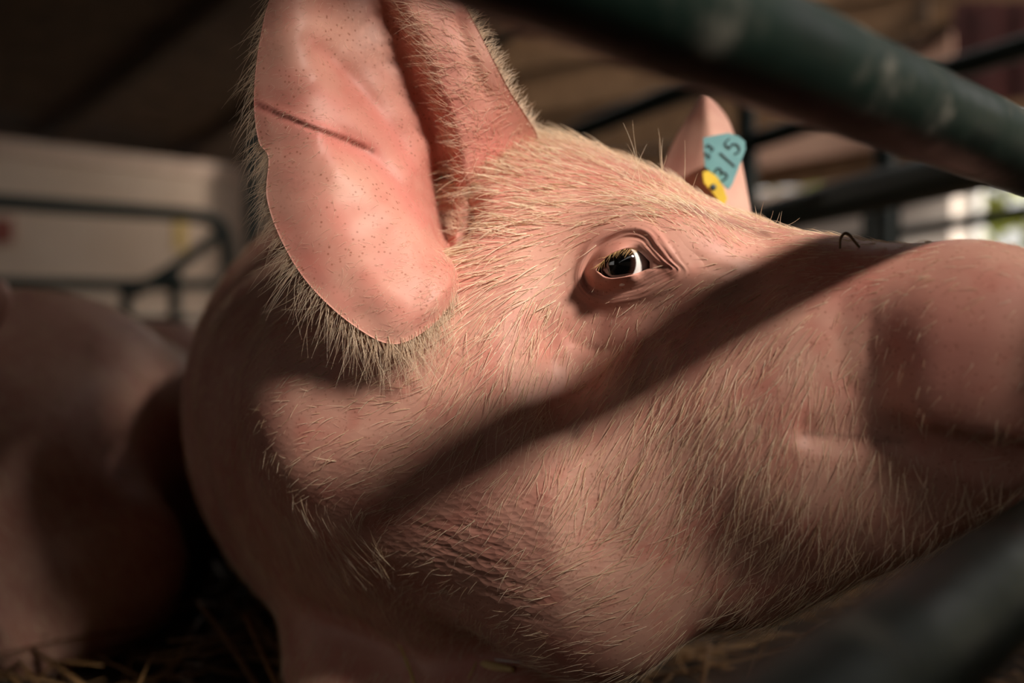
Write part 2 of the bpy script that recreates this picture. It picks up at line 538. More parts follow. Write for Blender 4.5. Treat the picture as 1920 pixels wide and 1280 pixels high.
def skin_material(name, light, deep, tone=True):
    m, nt, p = new_mat(name)
    tc = nd(nt, 'ShaderNodeTexCoord').outputs['Object']
    f1 = noise(nt, 22, 2, 0.6, tc)
    c = ramp(nt, f1, [(0.3, deep), (0.65, light)])
    if tone:
        at = nd(nt, 'ShaderNodeAttribute', attribute_name='tone')
        sp = nt.nodes.new('ShaderNodeSeparateColor'); nt.links.new(at.outputs['Color'], sp.inputs[0])
        c = mixc(nt, sp.outputs['Red'], c, (0.60, 0.20, 0.165))
        c = mixc(nt, ramp(nt, noise(nt, 48, 2, 0.6, tc), [(0.5, (0, 0, 0)), (0.72, (0.5, 0.5, 0.5))]), c, (0.50, 0.15, 0.115))
        f2 = noise(nt, 260, 1, 0.7, tc)
        dm = nt.nodes.new('ShaderNodeMath'); dm.operation = 'MULTIPLY'
        nt.links.new(sp.outputs['Green'], dm.inputs[0])
        nt.links.new(ramp(nt, f2, [(0.25, (0.25, 0.25, 0.25)), (0.6, (1, 1, 1))]), dm.inputs[1])
        c = mixc(nt, dm.outputs[0], c, (0.085, 0.032, 0.018))
    v = nd(nt, 'ShaderNodeTexVoronoi', Scale=330.0)
    nt.links.new(tc, v.inputs['Vector'])
    pores = ramp(nt, v.outputs['Distance'], [(0.08, (1, 1, 1)), (0.27, (0, 0, 0))])
    if tone:
        pk = nt.nodes.new('ShaderNodeMath'); pk.operation = 'MULTIPLY'
        nt.links.new(pores, pk.inputs[0]); nt.links.new(at.outputs['Alpha'], pk.inputs[1])
        c = mixc(nt, pk.outputs[0], c, (0.24, 0.07, 0.035))
    nt.links.new(c, p.inputs['Base Color'])
    p.inputs['Roughness'].default_value = 0.52
    p.inputs['Specular IOR Level'].default_value = 0.35
    p.inputs['Subsurface Weight'].default_value = 0.0
    p.inputs['Subsurface Radius'].default_value = (1.0, 0.35, 0.2)
    p.inputs['Subsurface Scale'].default_value = 0.006
    b1 = None
    mp = nd(nt, 'ShaderNodeMapping'); mp.inputs['Scale'].default_value = (1, 1, 2.2)
    mp.inputs['Rotation'].default_value = (0.5, 0.4, 0.3)
    nt.links.new(tc, mp.inputs['Vector'])
    vv = nd(nt, 'ShaderNodeTexVoronoi', Scale=170.0)
    nt.links.new(mp.outputs[0], vv.inputs['Vector'])
    if tone:
        wm = nt.nodes.new('ShaderNodeMath'); wm.operation = 'MULTIPLY'
        nt.links.new(vv.outputs['Distance'], wm.inputs[0]); nt.links.new(sp.outputs['Blue'], wm.inputs[1])
        bump(nt, p, wm.outputs[0], 0.0009, 0.6, b1)
    return m

def hair_material(name, a, b, rough=0.35):
    m, nt, p = new_mat(name)
    hi = nd(nt, 'ShaderNodeHairInfo')
    c = ramp(nt, hi.outputs['Random'], [(0.0, a), (1.0, b)])
    nt.links.new(c, p.inputs['Base Color'])
    p.inputs['Roughness'].default_value = rough
    p.inputs['Specular IOR Level'].default_value = 0.5
    t = nd(nt, 'ShaderNodeBsdfTranslucent'); nt.links.new(c, t.inputs['Color'])
    mx = nd(nt, 'ShaderNodeMixShader'); mx.inputs[0].default_value = 0.3
    out = nt.nodes['Material Output']
    nt.links.new(p.outputs[0], mx.inputs[1]); nt.links.new(t.outputs[0], mx.inputs[2])
    nt.links.new(mx.outputs[0], out.inputs['Surface'])
    return m

M = {}
M['skin'] = skin_material('pig_skin', (0.61, 0.325, 0.245), (0.48, 0.21, 0.16))
M['skin_far'] = skin_material('pig_skin_plain', (0.62, 0.36, 0.28), (0.50, 0.24, 0.19), tone=False)
M['hair'] = hair_material('blond_bristle', (0.70, 0.50, 0.31), (0.97, 0.84, 0.64))
M['hair_pale'] = hair_material('pale_fine_hair', (0.72, 0.52, 0.36), (0.88, 0.72, 0.56))

def paint_metal(name):
    m, nt, p = new_mat(name)
    tc = nd(nt, 'ShaderNodeTexCoord').outputs['Object']
    f = noise(nt, 17, 4, 0.7, tc)
    c = ramp(nt, f, [(0.35, (0.003, 0.008, 0.006)), (0.55, (0.006, 0.015, 0.011)), (0.60, (0.030, 0.034, 0.028)), (0.70, (0.16, 0.15, 0.125))])
    nt.links.new(c, p.inputs['Base Color'])
    nt.links.new(ramp(nt, f, [(0.4, (0.38, 0.38, 0.38)), (0.7, (0.65, 0.65, 0.65))]), p.inputs['Roughness'])
    bump(nt, p, f, 0.0006)
    p.inputs['Specular IOR Level'].default_value = 0.12
    return m
M['rail'] = paint_metal('dark_green_painted_steel')
M['rail_bg'] = simple('green_pen_steel', (0.006, 0.017, 0.014), (0.012, 0.028, 0.023), 12, 0.45)
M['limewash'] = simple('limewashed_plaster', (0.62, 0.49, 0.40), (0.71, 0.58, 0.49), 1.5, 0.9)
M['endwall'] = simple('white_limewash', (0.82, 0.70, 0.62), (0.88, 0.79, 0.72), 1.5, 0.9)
M['ledge'] = simple('pale_ledge_and_lit_strip', (0.66, 0.50, 0.42), (0.78, 0.62, 0.53), 6, 0.9)
M['roofboard'] = simple('old_roof_board', (0.042, 0.022, 0.010), (0.098, 0.055, 0.028), 9, 0.85)
M['beam'] = simple('dark_timber', (0.045, 0.024, 0.012), (0.085, 0.048, 0.026), 12, 0.85)
M['plank'] = simple('brown_plank', (0.16, 0.085, 0.04), (0.25, 0.14, 0.07), 10, 0.8)
M['redboard'] = simple('oxblood_board', (0.045, 0.006, 0.005), (0.07, 0.012, 0.009), 8, 0.7)
M['floor'] = simple('trodden_floor', (0.025, 0.015, 0.008), (0.055, 0.034, 0.02), 14, 0.95, 0.004, bscale=60)
M['straw'] = simple('dry_straw', (0.52, 0.34, 0.11), (0.74, 0.54, 0.24), 30, 0.55)
M['straw_dark'] = simple('dark_straw', (0.13, 0.065, 0.022), (0.26, 0.14, 0.05), 30, 0.6)  # darker brown straw for the litter and the curled stem

# ------------------------------------------------------------------ helpers for things
def tag(o, label=None, cat=None, group=None, kind=None):
    if label: o['label'] = label
    if cat: o['category'] = cat
    if group: o['group'] = group
    if kind: o['kind'] = kind
    return o

def empty(name, loc=(0, 0, 0)):
    o = bpy.data.objects.new(name, None)
    o.empty_display_size = 0.05
    o.location = loc
    return link(o)

def keep(o, parent):
    """parent without moving"""
    o.parent = parent
    o.matrix_parent_inverse = Matrix.Translation(parent.location).inverted()
    return o

def frame_of(d):
    d = np.asarray(d, float); d = d / np.linalg.norm(d)
    a = np.array([0, 0, 1.0]) if abs(d[2]) < 0.9 else np.array([1.0, 0, 0])
    u = np.cross(d, a); u /= np.linalg.norm(u)
    return u, np.cross(d, u)

def tube(name, pts, r, mat, parent=None, seg=20, caps=True, smooth=True):
    pts = np.asarray(pts, float); n = len(pts)
    r = np.broadcast_to(np.asarray(r, float), (n,))
    tan = np.gradient(pts, axis=0)
    u, w = frame_of(tan[0])
    V = []
    for i in range(n):
        t = tan[i] / np.linalg.norm(tan[i])
        u = u - t * (u @ t); u /= np.linalg.norm(u); w = np.cross(t, u)
        a = np.linspace(0, 2 * np.pi, seg, endpoint=False)
        V.append(pts[i] + r[i] * (np.cos(a)[:, None] * u + np.sin(a)[:, None] * w))
    V = np.concatenate(V)
    Fq = [tuple(q) for q in grid_faces(n, seg, close_v=True)]
    if caps:
        Fq += [tuple(range(seg))[::-1], tuple(range((n - 1) * seg, n * seg))]
    o = mesh_obj(name, V, Fq, mat, None, smooth)
    if parent is not None: keep(o, parent)
    return o

def prism(name, base, ax, ay, az, mat, parent=None, bev=0.0):
    """box from a corner and three edge vectors"""
    base, ax, ay, az = (np.asarray(q, float) for q in (base, ax, ay, az))
    V = [base, base + ax, base + ax + ay, base + ay]
    V += [v + az for v in V]
    Fq = [(0, 3, 2, 1), (4, 5, 6, 7), (0, 1, 5, 4), (1, 2, 6, 5), (2, 3, 7, 6), (3, 0, 4, 7)]
    if np.dot(np.cross(ax, ay), az) < 0: Fq = [f[::-1] for f in Fq]
    o = mesh_obj(name, V, Fq, mat, None, False)
    if bev:
        b = o.modifiers.new('edge', 'BEVEL'); b.width = bev; b.segments = 2
    if parent is not None: keep(o, parent)
    return o

BD = np.array([0.665, 0.747, 0.0]); BD /= np.linalg.norm(BD)   # along the gates
BN = np.array([-BD[1], BD[0], 0.0])                             # towards the far wall
def B(u, v, z): return u * BD + v * BN + np.array([0, 0, z])
def bbox(name, u0, u1, v0, v1, z0, z1, mat, parent=None, bev=0.0):
    return prism(name, B(u0, v0, z0), BD * (u1 - u0), BN * (v1 - v0), np.array([0, 0, z1 - z0]), mat, parent, bev)

# ------------------------------------------------------------------ the barn
UE, VL = 5.26, 8.0
fl = mesh_obj('floor', [B(-9, -7, 0), B(22, -7, 0), B(22, 12, 0), B(-9, 12, 0)], [(0, 1, 2, 3)], M['floor'], smooth=False)
tag(fl, kind='structure')

w = bbox('wall_left', -9, UE + 0.25, VL, VL + 0.25, 0, 1.485, M['limewash']); tag(w, kind='structure')
w = bbox('trim_1', -9, UE + 0.25, VL - 0.05, VL + 0.3, 1.485, 1.60, M['ledge'], bev=0.01); tag(w, kind='structure')

# roof: rises from the far wall towards the open side
R0, R1 = (VL + 0.4, 1.60), (-1.4, 3.82)
roof = empty('roof', tuple(B(0, 4, 2.5))); tag(roof, kind='structure')
sl = (R1[1] - R0[1]) / (R1[0] - R0[0])
NB = 44
for i in range(NB):
    v0 = R0[0] + (R1[0] - R0[0]) * i / NB; v1 = R0[0] + (R1[0] - R0[0]) * (i + 1) / NB
    z0 = R0[1] + sl * (v0 - R0[0]); z1 = R0[1] + sl * (v1 - R0[0])
    e = (B(0, v1, z1) - B(0, v0, z0)) * 0.965
    prism('plank', B(-9, v0, z0 + 0.06 + 0.008 * (i % 2)), BD * (17 if v1 > 4.3 else 12.4), e, np.array([0, 0, 0.03]), M['roofboard'], roof)
for i in range(14):
    u = -8.5 + i * 1.2
    p0 = B(u, R0[0], R0[1] - 0.06); e = B(u, R1[0], R1[1] - 0.06) - p0
    prism('rafter', p0, BD * 0.10, e, np.array([0, 0, 0.115]), M['beam'], roof)


def ray_of(px, py): return P(px, py, 1.0) - np.array([0, 0, CAM_H])
def on_v(px, py, v):
    d = ray_of(px, py); return d * (v / (d @ BN)) + np.array([0, 0, CAM_H])
def on_u(px, py, u):
    d = ray_of(px, py); return d * (u / (d @ BD)) + np.array([0, 0, CAM_H])
def board(name, pix, u, th, mat, parent=None, plane='u'):
    fn, ax = (on_u, BD) if plane == 'u' else (on_v, BN)
    pts = np.array([fn(a, b, u) for a, b in pix]); n = len(pts)
    Vv = np.concatenate([pts, pts + ax * th])
    Fq = [tuple(range(n)), tuple(range(n, 2 * n))] + [(i, (i + 1) % n, (i + 1) % n + n, i + n) for i in range(n)]
    o = mesh_obj(name, Vv, Fq, mat, None, False)
    bm = bmesh.new(); bm.from_mesh(o.data); bmesh.ops.recalc_face_normals(bm, faces=bm.faces); bm.to_mesh(o.data); bm.free()
    if parent is not None: keep(o, parent)
    return o

# end wall: limewashed below, planked above, open doorways at both ends
wc = bbox('wall_end_corner', UE, UE + 0.22, 7.3, VL, 0, 1.7, M['limewash']); tag(wc, kind='structure')
we = bbox('wall_end', UE, UE + 0.22, 1.70, 5.6, 0, 0.98, M['endwall']); tag(we, kind='structure')
wp = empty('wall_upper_end', tuple(B(UE, 4, 1.6))); tag(wp, kind='structure')
for i in range(14):
    z0 = 1.0 + i * 0.16
    vm = R0[0] + (z0 + 0.15 - R0[1]) / sl if z0 + 0.15 > R0[1] else 5.6
    if vm < 1.2: break
    v0 = 1.70 if z0 < 1.45 else -0.1
    bbox('plank', UE + 0.02 * (i % 2), UE + 0.06, v0, min(vm, 5.6), z0, z0 + 0.152, M['plank'], wp)
M['pinkboard'] = simple('pink_and_lit_board', (0.52, 0.30, 0.22), (0.62, 0.38, 0.28), 6, 0.8)
for q, mt in (([(1380, 262), (1720, 190), (1720, 262), (1380, 322)], 'pinkboard'),  # this band and the next put lit roof strips into board colour
              ([(1380, 382), (1760, 300), (1760, 346), (1380, 420)], 'ledge'),
              ([(1682, 92), (1784, 55), (1786, 134), (1690, 150)], 'pinkboard'),
              ([(1560, 70), (1719, 8), (1719, 72), (1616, 100)], 'plank')):
    board('board', q, UE - 0.05, 0.05, M[mt], wp)
for q in ([(1670, 84), (1790, 34), (1790, 50), (1670, 100)], [(1719, -10), (1738, -10), (1738, 46), (1719, 50)]):
    board('batten', q, UE - 0.10, 0.05, M['beam'], wp)
rd = empty('door_1', tuple(B(UE, 0.5, 1.6))); tag(rd, kind='structure')
for i in range(5):
    x0 = 1787 + i * 42
    board('plank', [(x0, 6), (x0 + 41, -2), (x0 + 41, 196), (x0, 204)], UE - 0.16 - 0.01 * (i % 2), 0.05, M['redboard'], rd)
board('ledge_rail', [(1800, 206), (2000, 172), (2000, 200), (1800, 230)], UE - 0.2, 0.04, M['plank'], rd)

# added unseen half wall behind the camera, slot cut to confine the sun
VR = -1.2
SK = -float(np.array(SUN_TO) @ BN) / SUN_TO.z
SLOT = (0.235 + (0.32 - VR) / SK - 0.03, 0.475 + (0.40 - VR) / SK + 0.10)
w = bbox('wall_sun_mask', -9, 2.4, VR - 0.12, VR, 0, SLOT[0], M['limewash']); tag(w, kind='structure')
w = bbox('wall_sun_mask_upper', -9, 2.4, VR - 0.12, VR, SLOT[1], 4.0, M['plank']); tag(w, kind='structure')

w = bbox('wall_fill_block', -9.1, -9, VR, 2.8, 0, 4.0, M['plank']); tag(w, kind='structure')  # unseen wall added to cut the fill light on the pigs

# outside beyond the doorway
M['bounce'] = simple('pale_bounce', (0.55, 0.50, 0.43), (0.66, 0.61, 0.54), 3, 0.9)  # pale ground added to bounce sunlight onto the end wall
o = mesh_obj('ground_bounce', [B(UE + 0.4, -6.5, 0.006), B(20, -6.5, 0.006), B(20, 7.5, 0.006), B(UE + 0.4, 7.5, 0.006)], [(0, 1, 2, 3)], M['bounce'], smooth=False); tag(o, kind='structure')
M['hedge'] = simple('sunlit_leaves', (0.16, 0.22, 0.03), (0.55, 0.55, 0.12), 5, 0.7)
N = 2600
g0 = B(9.0, 0.0, 0)
cc = np.stack([rng.normal(0, 0.45, N), rng.uniform(-4.5, 4.5, N), rng.uniform(0, 1, N) ** 0.8 * 2.6], 1)
cc = g0 + cc[:, :1] * BD + cc[:, 1:2] * BN + cc[:, 2:] * np.array([0, 0, 1.0])
sz = rng.uniform(0.08, 0.2, (N, 1))
a1 = rng.normal(size=(N, 3)); a1 /= np.linalg.norm(a1, axis=1, keepdims=True)
a2 = np.cross(a1, rng.normal(size=(N, 3))); a2 /= np.linalg.norm(a2, axis=1, keepdims=True)
Vv = np.stack([cc - a1 * sz, cc + a2 * sz * 0.5, cc + a1 * sz, cc - a2 * sz * 0.5], 1).reshape(-1, 3)
hm = fast_mesh('hedge', Vv, np.arange(4 * N), np.full(N, 4)); hm.materials.append(M['hedge'])
h_ = link(bpy.data.objects.new('hedge', hm)); tag(h_, 'sunlit yellow-green hedge outside beyond the doorway', 'hedge', kind='stuff')
M['white'] = simple('white_paint', (0.80, 0.79, 0.77), (0.86, 0.85, 0.83), 5, 0.6)
w = bbox('trim_2', 6.2, 6.32, 1.86, 2.06, 0, 1.02, M['white'], bev=0.01); tag(w, kind='structure')

# things on the far wall
M['redbox'] = simple('red_enamel', (0.20, 0.03, 0.02), (0.28, 0.05, 0.03), 8, 0.5)
M['notice'] = simple('yellow_card', (0.62, 0.44, 0.14), (0.70, 0.52, 0.20), 8, 0.7)
o = board('wall_box', [(-14, 408), (26, 408), (26, 456), (-14, 456)], VL - 0.12, 0.12, M['redbox'], None, 'v')
o.modifiers.new('e', 'BEVEL').width = 0.01
tag(o, 'small dark red box fixed low on the cream far wall', 'box')
o = board('notice', [(328, 412), (350, 413), (350, 470), (328, 469)], VL - 0.02, 0.02, M['notice'], None, 'v')
tag(o, 'upright yellow notice hanging on the cream far wall', 'notice')

lc = on_v(610, 262, 7.0)  # added lamp, unseen behind the ear, to brighten the far wall
lamp = empty('fill_lamp', tuple(lc)); tag(lamp, 'added fill lamp hidden behind the ear to brighten the cream far wall', 'lamp')
a = np.linspace(0, 2 * np.pi, 24, endpoint=False)
prof = [(0.02, 0.12), (0.05, 0.11), (0.09, 0.06), (0.15, 0.0), (0.146, 0.0), (0.086, 0.055), (0.045, 0.10), (0.02, 0.11)]
Vv = np.concatenate([lc + np.stack([r * np.cos(a), r * np.sin(a), 0 * a + z], 1) for r, z in prof])
M['enamel'] = simple('white_enamel', (0.6, 0.6, 0.56), (0.7, 0.7, 0.66), 10, 0.3)
keep(mesh_obj('shade', Vv, grid_faces(len(prof), 24, close_v=True), M['enamel']), lamp)
M['bulb'] = bpy.data.materials.new('fill_bulb'); M['bulb'].use_nodes = True
bp_ = M['bulb'].node_tree.nodes['Principled BSDF']; bp_.inputs['Emission Color'].default_value = (1, 0.8, 0.6, 1); bp_.inputs['Emission Strength'].default_value = 8
prof = [(0.002, 0.03), (0.028, 0.04), (0.034, 0.055), (0.024, 0.075), (0.015, 0.09), (0.013, 0.11)]
Vv = np.concatenate([lc + np.stack([r * np.cos(a), r * np.sin(a), 0 * a + z], 1) for r, z in prof])
keep(mesh_obj('bulb', Vv, grid_faces(len(prof), 24, close_v=True), M['bulb']), lamp)
zr = R0[1] + sl * (7.0 - R0[0])
tube('cable', [lc + np.array([0, 0, 0.11]), lc + np.array([0, 0, 0.3]), np.array([lc[0], lc[1], zr + 0.05])], 0.005, M['beam'], lamp, 8)
ld = bpy.data.lights.new('fill_light', 'POINT'); ld.energy = 30; ld.color = (1.0, 0.86, 0.72); ld.shadow_soft_size = 0.03
lo_ = bpy.data.objects.new('fill_light', ld); lo_.location = tuple(lc + np.array([0, 0, -0.012])); link(lo_); keep(lo_, lamp)

# ------------------------------------------------------------------ pens at the back
pen = empty('pen_fence', tuple(B(0.5, 3.0, 0))); tag(pen, 'green tubular pen fence with sloping brace before the cream wall', 'fence')
def px_tube(name, pix, v, wpx, mat, parent, plane='v', n=24):
    fn = on_v if plane == 'v' else on_u
    c = np.array([fn(a, b, v) for a, b in crom(np.array(pix, float), n)])
    r = wpx * c[:, 1].mean() / F / 2
    return tube(name, c, r, mat, parent, 14)
px_tube('rail', [(-120, 368), (0, 378), (150, 389), (300, 399), (370, 405), (402, 414), (420, 434), (428, 480), (430, 560)], 3.0, 27, M['rail_bg'], pen, n=50)
px_tube('rail', [(-120, 528), (100, 532), (260, 534), (440, 532)], 3.0, 22, M['rail_bg'], pen)
px_tube('brace', [(250, 548), (330, 500), (425, 428)], 2.97, 22, M['rail_bg'], pen)
px_tube('post', [(236, 530), (236, 600), (236, 720)], 3.0, 22, M['rail_bg'], pen)
px_tube('post', [(328, 505), (328, 620), (328, 760)], 2.97, 22, M['rail_bg'], pen)
px_tube('rail', [(240, 600), (330, 598), (440, 596)], 3.0, 16, M['rail_bg'], pen)
post = px_tube('barn_post', [(474, 250), (474, 500), (474, 780)], 3.2, 30, M['rail_bg'], None)
tag(post, 'thick dark green post beside the end of the pen fence', 'post')

rg = empty('side_gate', (0.6, 1.9, 0)); tag(rg, 'black steel pen rails slanting away behind the far ear', 'gate')
def bar(name, p0, p1, wpx, parent, mat='rail_bg'):
    a, b = P(*p0), P(*p1)
    r = wpx * 0.5 * (p0[2] + p1[2]) / 2 / F
    return tube(name, a + np.linspace(0, 1, 12)[:, None] * (b - a), r, M[mat], parent, 16)
bar('rail', (1250, 456, 3.0), (2050, 258, 1.25), 66, rg)
bar('rail', (1660, 166, 2.1), (2080, 40, 1.65), 44, rg)
bar('rail', (1320, 296, 2.4), (1700, 170, 1.78), 38, rg)
bar('rail', (1380, 490, 3.0), (2060, 372, 2.0), 22, rg)
bar('post', (1655, 350, 1.9), (1655, 560, 1.9), 20, rg)
bar('post', (1683, 350, 1.92), (1683, 560, 1.92), 12, rg)
bar('post', (1626, 350, 2.3), (1626, 560, 2.3), 20, rg)
bar('post', (1410, 285, 2.3), (1410, 520, 2.3), 22, rg)
def stand(p, r, parent):
    q = P(*p)
    tube('post', [(q[0], q[1], 0.0), (q[0], q[1], q[2] * 0.5), (q[0], q[1], q[2] + 0.03)], r, M['rail_bg'], parent, 14)
for p in ((2050, 258, 1.25), (2080, 40, 1.65), (1660, 166, 2.1), (1320, 296, 2.4), (2060, 372, 2.0)):
    stand(p, 0.022, rg)
tr = empty('tie_rail', (0.3, 2.8, 0)); tag(tr, 'dark sloping rail high behind the pig forehead', 'rail')
bar('rail', (860, 338, 3.4), (1400, 122, 2.2), 36, tr)
bar('rail', (880, 122, 3.4), (1000, 24, 3.0), 22, tr)
for p in ((860, 338, 3.4), (1400, 122, 2.2)):
    stand(p, 0.02, tr)
bar('brace', (880, 122, 3.4), (860, 338, 3.4), 22, tr)

# ------------------------------------------------------------------ the near pig
pig = empty('pig', (-0.12, 1.2, 0.0))
tag(pig, 'pink pig with raised ear and dark eye looking past the gate rails', 'pig')
lo = np.array([-0.45, 0.35, -0.03]); hi = np.array([0.35, 2.15, 0.52])
V, Q = surface_nets(sd_head, lo, hi, 0.0065)
print('nets', len(V), len(Q), time.time() - T0)
V = onto(sd_head, V, 2)
ng = []
for lvl in range(2):
    c = V[Q].mean(1)
    n = np.cross(V[Q[:, 1]] - V[Q[:, 0]], V[Q[:, 3]] - V[Q[:, 0]])
    n /= np.linalg.norm(n, axis=1, keepdims=True) + 1e-12
    view = c - np.array([0, 0, CAM_H]); view /= np.linalg.norm(view, axis=1, keepdims=True)
    face = (n * view).sum(1) < (0.45 if lvl == 0 else 0.3)
    fl_ = face & (c[:, 1] < (0.74 if lvl == 0 else 0.66))
    n0 = len(V)
    V, Q, ng = refine(V, Q, ng, fl_)
    V[n0:] = onto(sd_head, V[n0:], 2)
print('refined', len(V), len(Q), len(ng), time.time() - T0)
earV, earF, earG, earN = build_ear()
lidV, lidF, lidG, lidA = build_lids()

def fine_relief(V):
    """pores and folds that are real relief on the head, along the surface normal"""
    x, y = proj(V)
    m = (V[:, 1] < 0.70)
    out = np.zeros(len(V))
    def crease(pts, wd, amp):
        d, t = pl_dist(x[m], y[m], pts)
        out[m] += amp * np.exp(-(d / wd) ** 2) * np.clip(t / 0.2, 0, 1) * np.clip((1 - t) / 0.2, 0, 1)
    crease([(1010, 560), (1030, 640), (1045, 700)], 16, -0.0012)
    crease([(1050, 600), (1075, 640), (1120, 660), (1200, 650)], 10, -0.0008)
    crease([(1590, 520), (1570, 600), (1580, 700), (1620, 760)], 18, -0.0006)
    crease([(1640, 560), (1625, 650), (1650, 730)], 12, -0.0004)
    crease([(1280, 470), (1330, 500), (1400, 520)], 9, -0.0006)
    crease([(640, 1010), (760, 1090), (900, 1150)], 14, -0.0010)
    for k in range(7):
        yy = 905 + 34 * k
        crease([(700 + 28 * k, yy), (800 + 26 * k, yy + 42), (930 + 20 * k, yy + 62)], 6, -0.0004)
    return out
g = gradient(sd_head, V); g /= np.linalg.norm(g, axis=1, keepdims=True) + 1e-12
V = V + g * fine_relief(V)[:, None]

allV = np.concatenate([V, earV, lidV])
loops = [Q.ravel()]; sizes = [np.full(len(Q), 4)]
for p in ng:
    loops.append(np.array(p)); sizes.append(np.array([len(p)]))
for f, b in ((earF, len(V)), (lidF, len(V) + len(earV))):
    loops.append((f + b).ravel()); sizes.append(np.full(len(f), 4))
me = fast_mesh('body', allV - np.array(pig.location), np.concatenate(loops), np.concatenate(sizes))
me.materials.append(M['skin'])
body = link(bpy.data.objects.new('body', me), pig)

# colour of the skin itself: reddened places, stains, the scar
x, y = proj(allV); yd = allV[:, 1]
def blob(cx, cy, rx, ry, lo=0.0, hi=0.75):
    return np.exp(-(((x - cx) / rx) ** 2 + ((y - cy) / ry) ** 2)) * (yd < hi) * (yd > lo)
red = 0.35 * blob(800, 300, 120, 260) + 0.45 * blob(930, 330, 40, 110) + 0.35 * blob(950, 300, 60, 60) \
    + 0.5 * blob(1760, 640, 130, 160) + 0.25 * blob(1600, 560, 60, 60) + 0.3 * blob(1120, 330, 120, 40) \
    + 0.25 * blob(1180, 500, 90, 80) + 0.25 * blob(620, 240, 120, 60) + 0.2 * blob(1350, 470, 80, 40)
isear = np.zeros(len(allV), bool); isear[len(V):len(V) + len(earV)] = True
red = red + 0.16 * isear
d, t = pl_dist(x, y, [(474, 192), (520, 212), (580, 236), (640, 258), (698, 284)])
scar = np.exp(-(d / 8) ** 2) * isear
d2, t2 = pl_dist(x, y, [(505, 168), (540, 180), (570, 190)])
red = red + 0.6 * scar + 0.35 * np.exp(-(d2 / 9) ** 2) * isear + 0.3 * np.exp(-(d / 24) ** 2) * isear
for ln, wd, am in (([(590, 80), (640, 130), (695, 195), (740, 255), (775, 320)], 16, 0.35), ([(600, 248), (690, 288), (740, 340), (795, 415)], 16, 0.4),
                   ([(520, 130), (560, 150), (640, 200)], 14, 0.25), ([(545, 330), (600, 370), (640, 420)], 22, 0.25), ([(530, 430), (590, 510), (650, 570)], 16, 0.3), ([(680, 520), (740, 590), (790, 600)], 20, 0.2)):
    dd, tt_ = pl_dist(x, y, ln)
    red = red + am * np.exp(-(dd / wd) ** 2) * isear
dirt = 0.7 * np.exp(-(d / 4.5) ** 2) * isear * (t > 0.2) + 0.12 * np.exp(-(d2 / 5) ** 2) * isear
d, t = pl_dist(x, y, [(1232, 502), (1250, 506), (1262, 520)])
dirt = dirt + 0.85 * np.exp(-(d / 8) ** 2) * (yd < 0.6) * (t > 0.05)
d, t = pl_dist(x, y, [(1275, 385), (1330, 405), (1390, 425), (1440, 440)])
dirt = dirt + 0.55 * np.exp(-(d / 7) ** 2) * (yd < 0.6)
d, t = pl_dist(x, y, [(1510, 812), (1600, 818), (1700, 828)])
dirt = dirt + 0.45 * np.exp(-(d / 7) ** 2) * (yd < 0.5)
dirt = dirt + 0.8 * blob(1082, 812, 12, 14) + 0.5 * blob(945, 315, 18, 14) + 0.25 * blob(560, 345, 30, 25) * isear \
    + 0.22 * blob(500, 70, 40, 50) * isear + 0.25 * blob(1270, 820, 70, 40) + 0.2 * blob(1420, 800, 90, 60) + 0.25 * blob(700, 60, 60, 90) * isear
ca = me.color_attributes.new('tone', 'FLOAT_COLOR', 'POINT')
ca.data.foreach_set('color', np.stack([np.clip(red, 0, 0.9), np.clip(dirt, 0, 0.95), np.clip(0.12 + blob(880, 1030, 260, 150), 0, 1) * ~isear, np.where(isear, 0.35 + 0.4 * (np.sin(x * 0.021) * np.sin(y * 0.017 + 1) > 0), 0.5)], 1).astype(np.float32).ravel())

# the eye
m, nt, p = new_mat('eye_surface')
tc = nd(nt, 'ShaderNodeTexCoord').outputs['Object']
ax = np.array([-0.50, -0.86, 0.03]); ax /= np.linalg.norm(ax)
dt = nd(nt, 'ShaderNodeVectorMath', operation='DOT_PRODUCT'); nt.links.new(tc, dt.inputs[0]); dt.inputs[1].default_value = tuple(ax / EYE_R)
c = ramp(nt, dt.outputs['Value'], [(0.60, (0.80, 0.78, 0.76)), (0.645, (0.035, 0.014, 0.010)), (0.72, (0.020, 0.008, 0.006)), (0.80, (0.001, 0.001, 0.001))])
nt.links.new(c, p.inputs['Base Color'])
p.inputs['Roughness'].default_value = 0.04
p.inputs['Coat Weight'].default_value = 1.0; p.inputs['Coat Roughness'].default_value = 0.01
M['eye'] = m
def ball(name, c, r, mat, parent, nu=32, nv=48, squash=(1, 1, 1)):
    th = np.linspace(1e-3, math.pi - 1e-3, nu)[:, None]; ph = np.linspace(0, 2 * math.pi, nv, endpoint=False)[None]
    G = np.stack([np.sin(th) * np.cos(ph), np.sin(th) * np.sin(ph), np.cos(th) + 0 * ph], -1) * r * np.array(squash)
    o = mesh_obj(name, G.reshape(-1, 3), grid_faces(nu, nv, close_v=True, flip=True), mat)
    o.location = tuple(np.asarray(c) - np.array(parent.location)); o.parent = parent
    return o
eye = ball('eye', EYE_C, EYE_R, M['eye'], pig)
eye['label'] = 'glossy dark brown eye with white at its corner'
M['eyeflesh'] = simple('wet_eye_flesh', (0.30, 0.10, 0.085), (0.42, 0.17, 0.14), 200, 0.15)
o = ball('tear_duct', W(1230, 499, 0.5005), 0.0042, M['eyeflesh'], pig, 16, 20, (1.2, 0.6, 0.8))

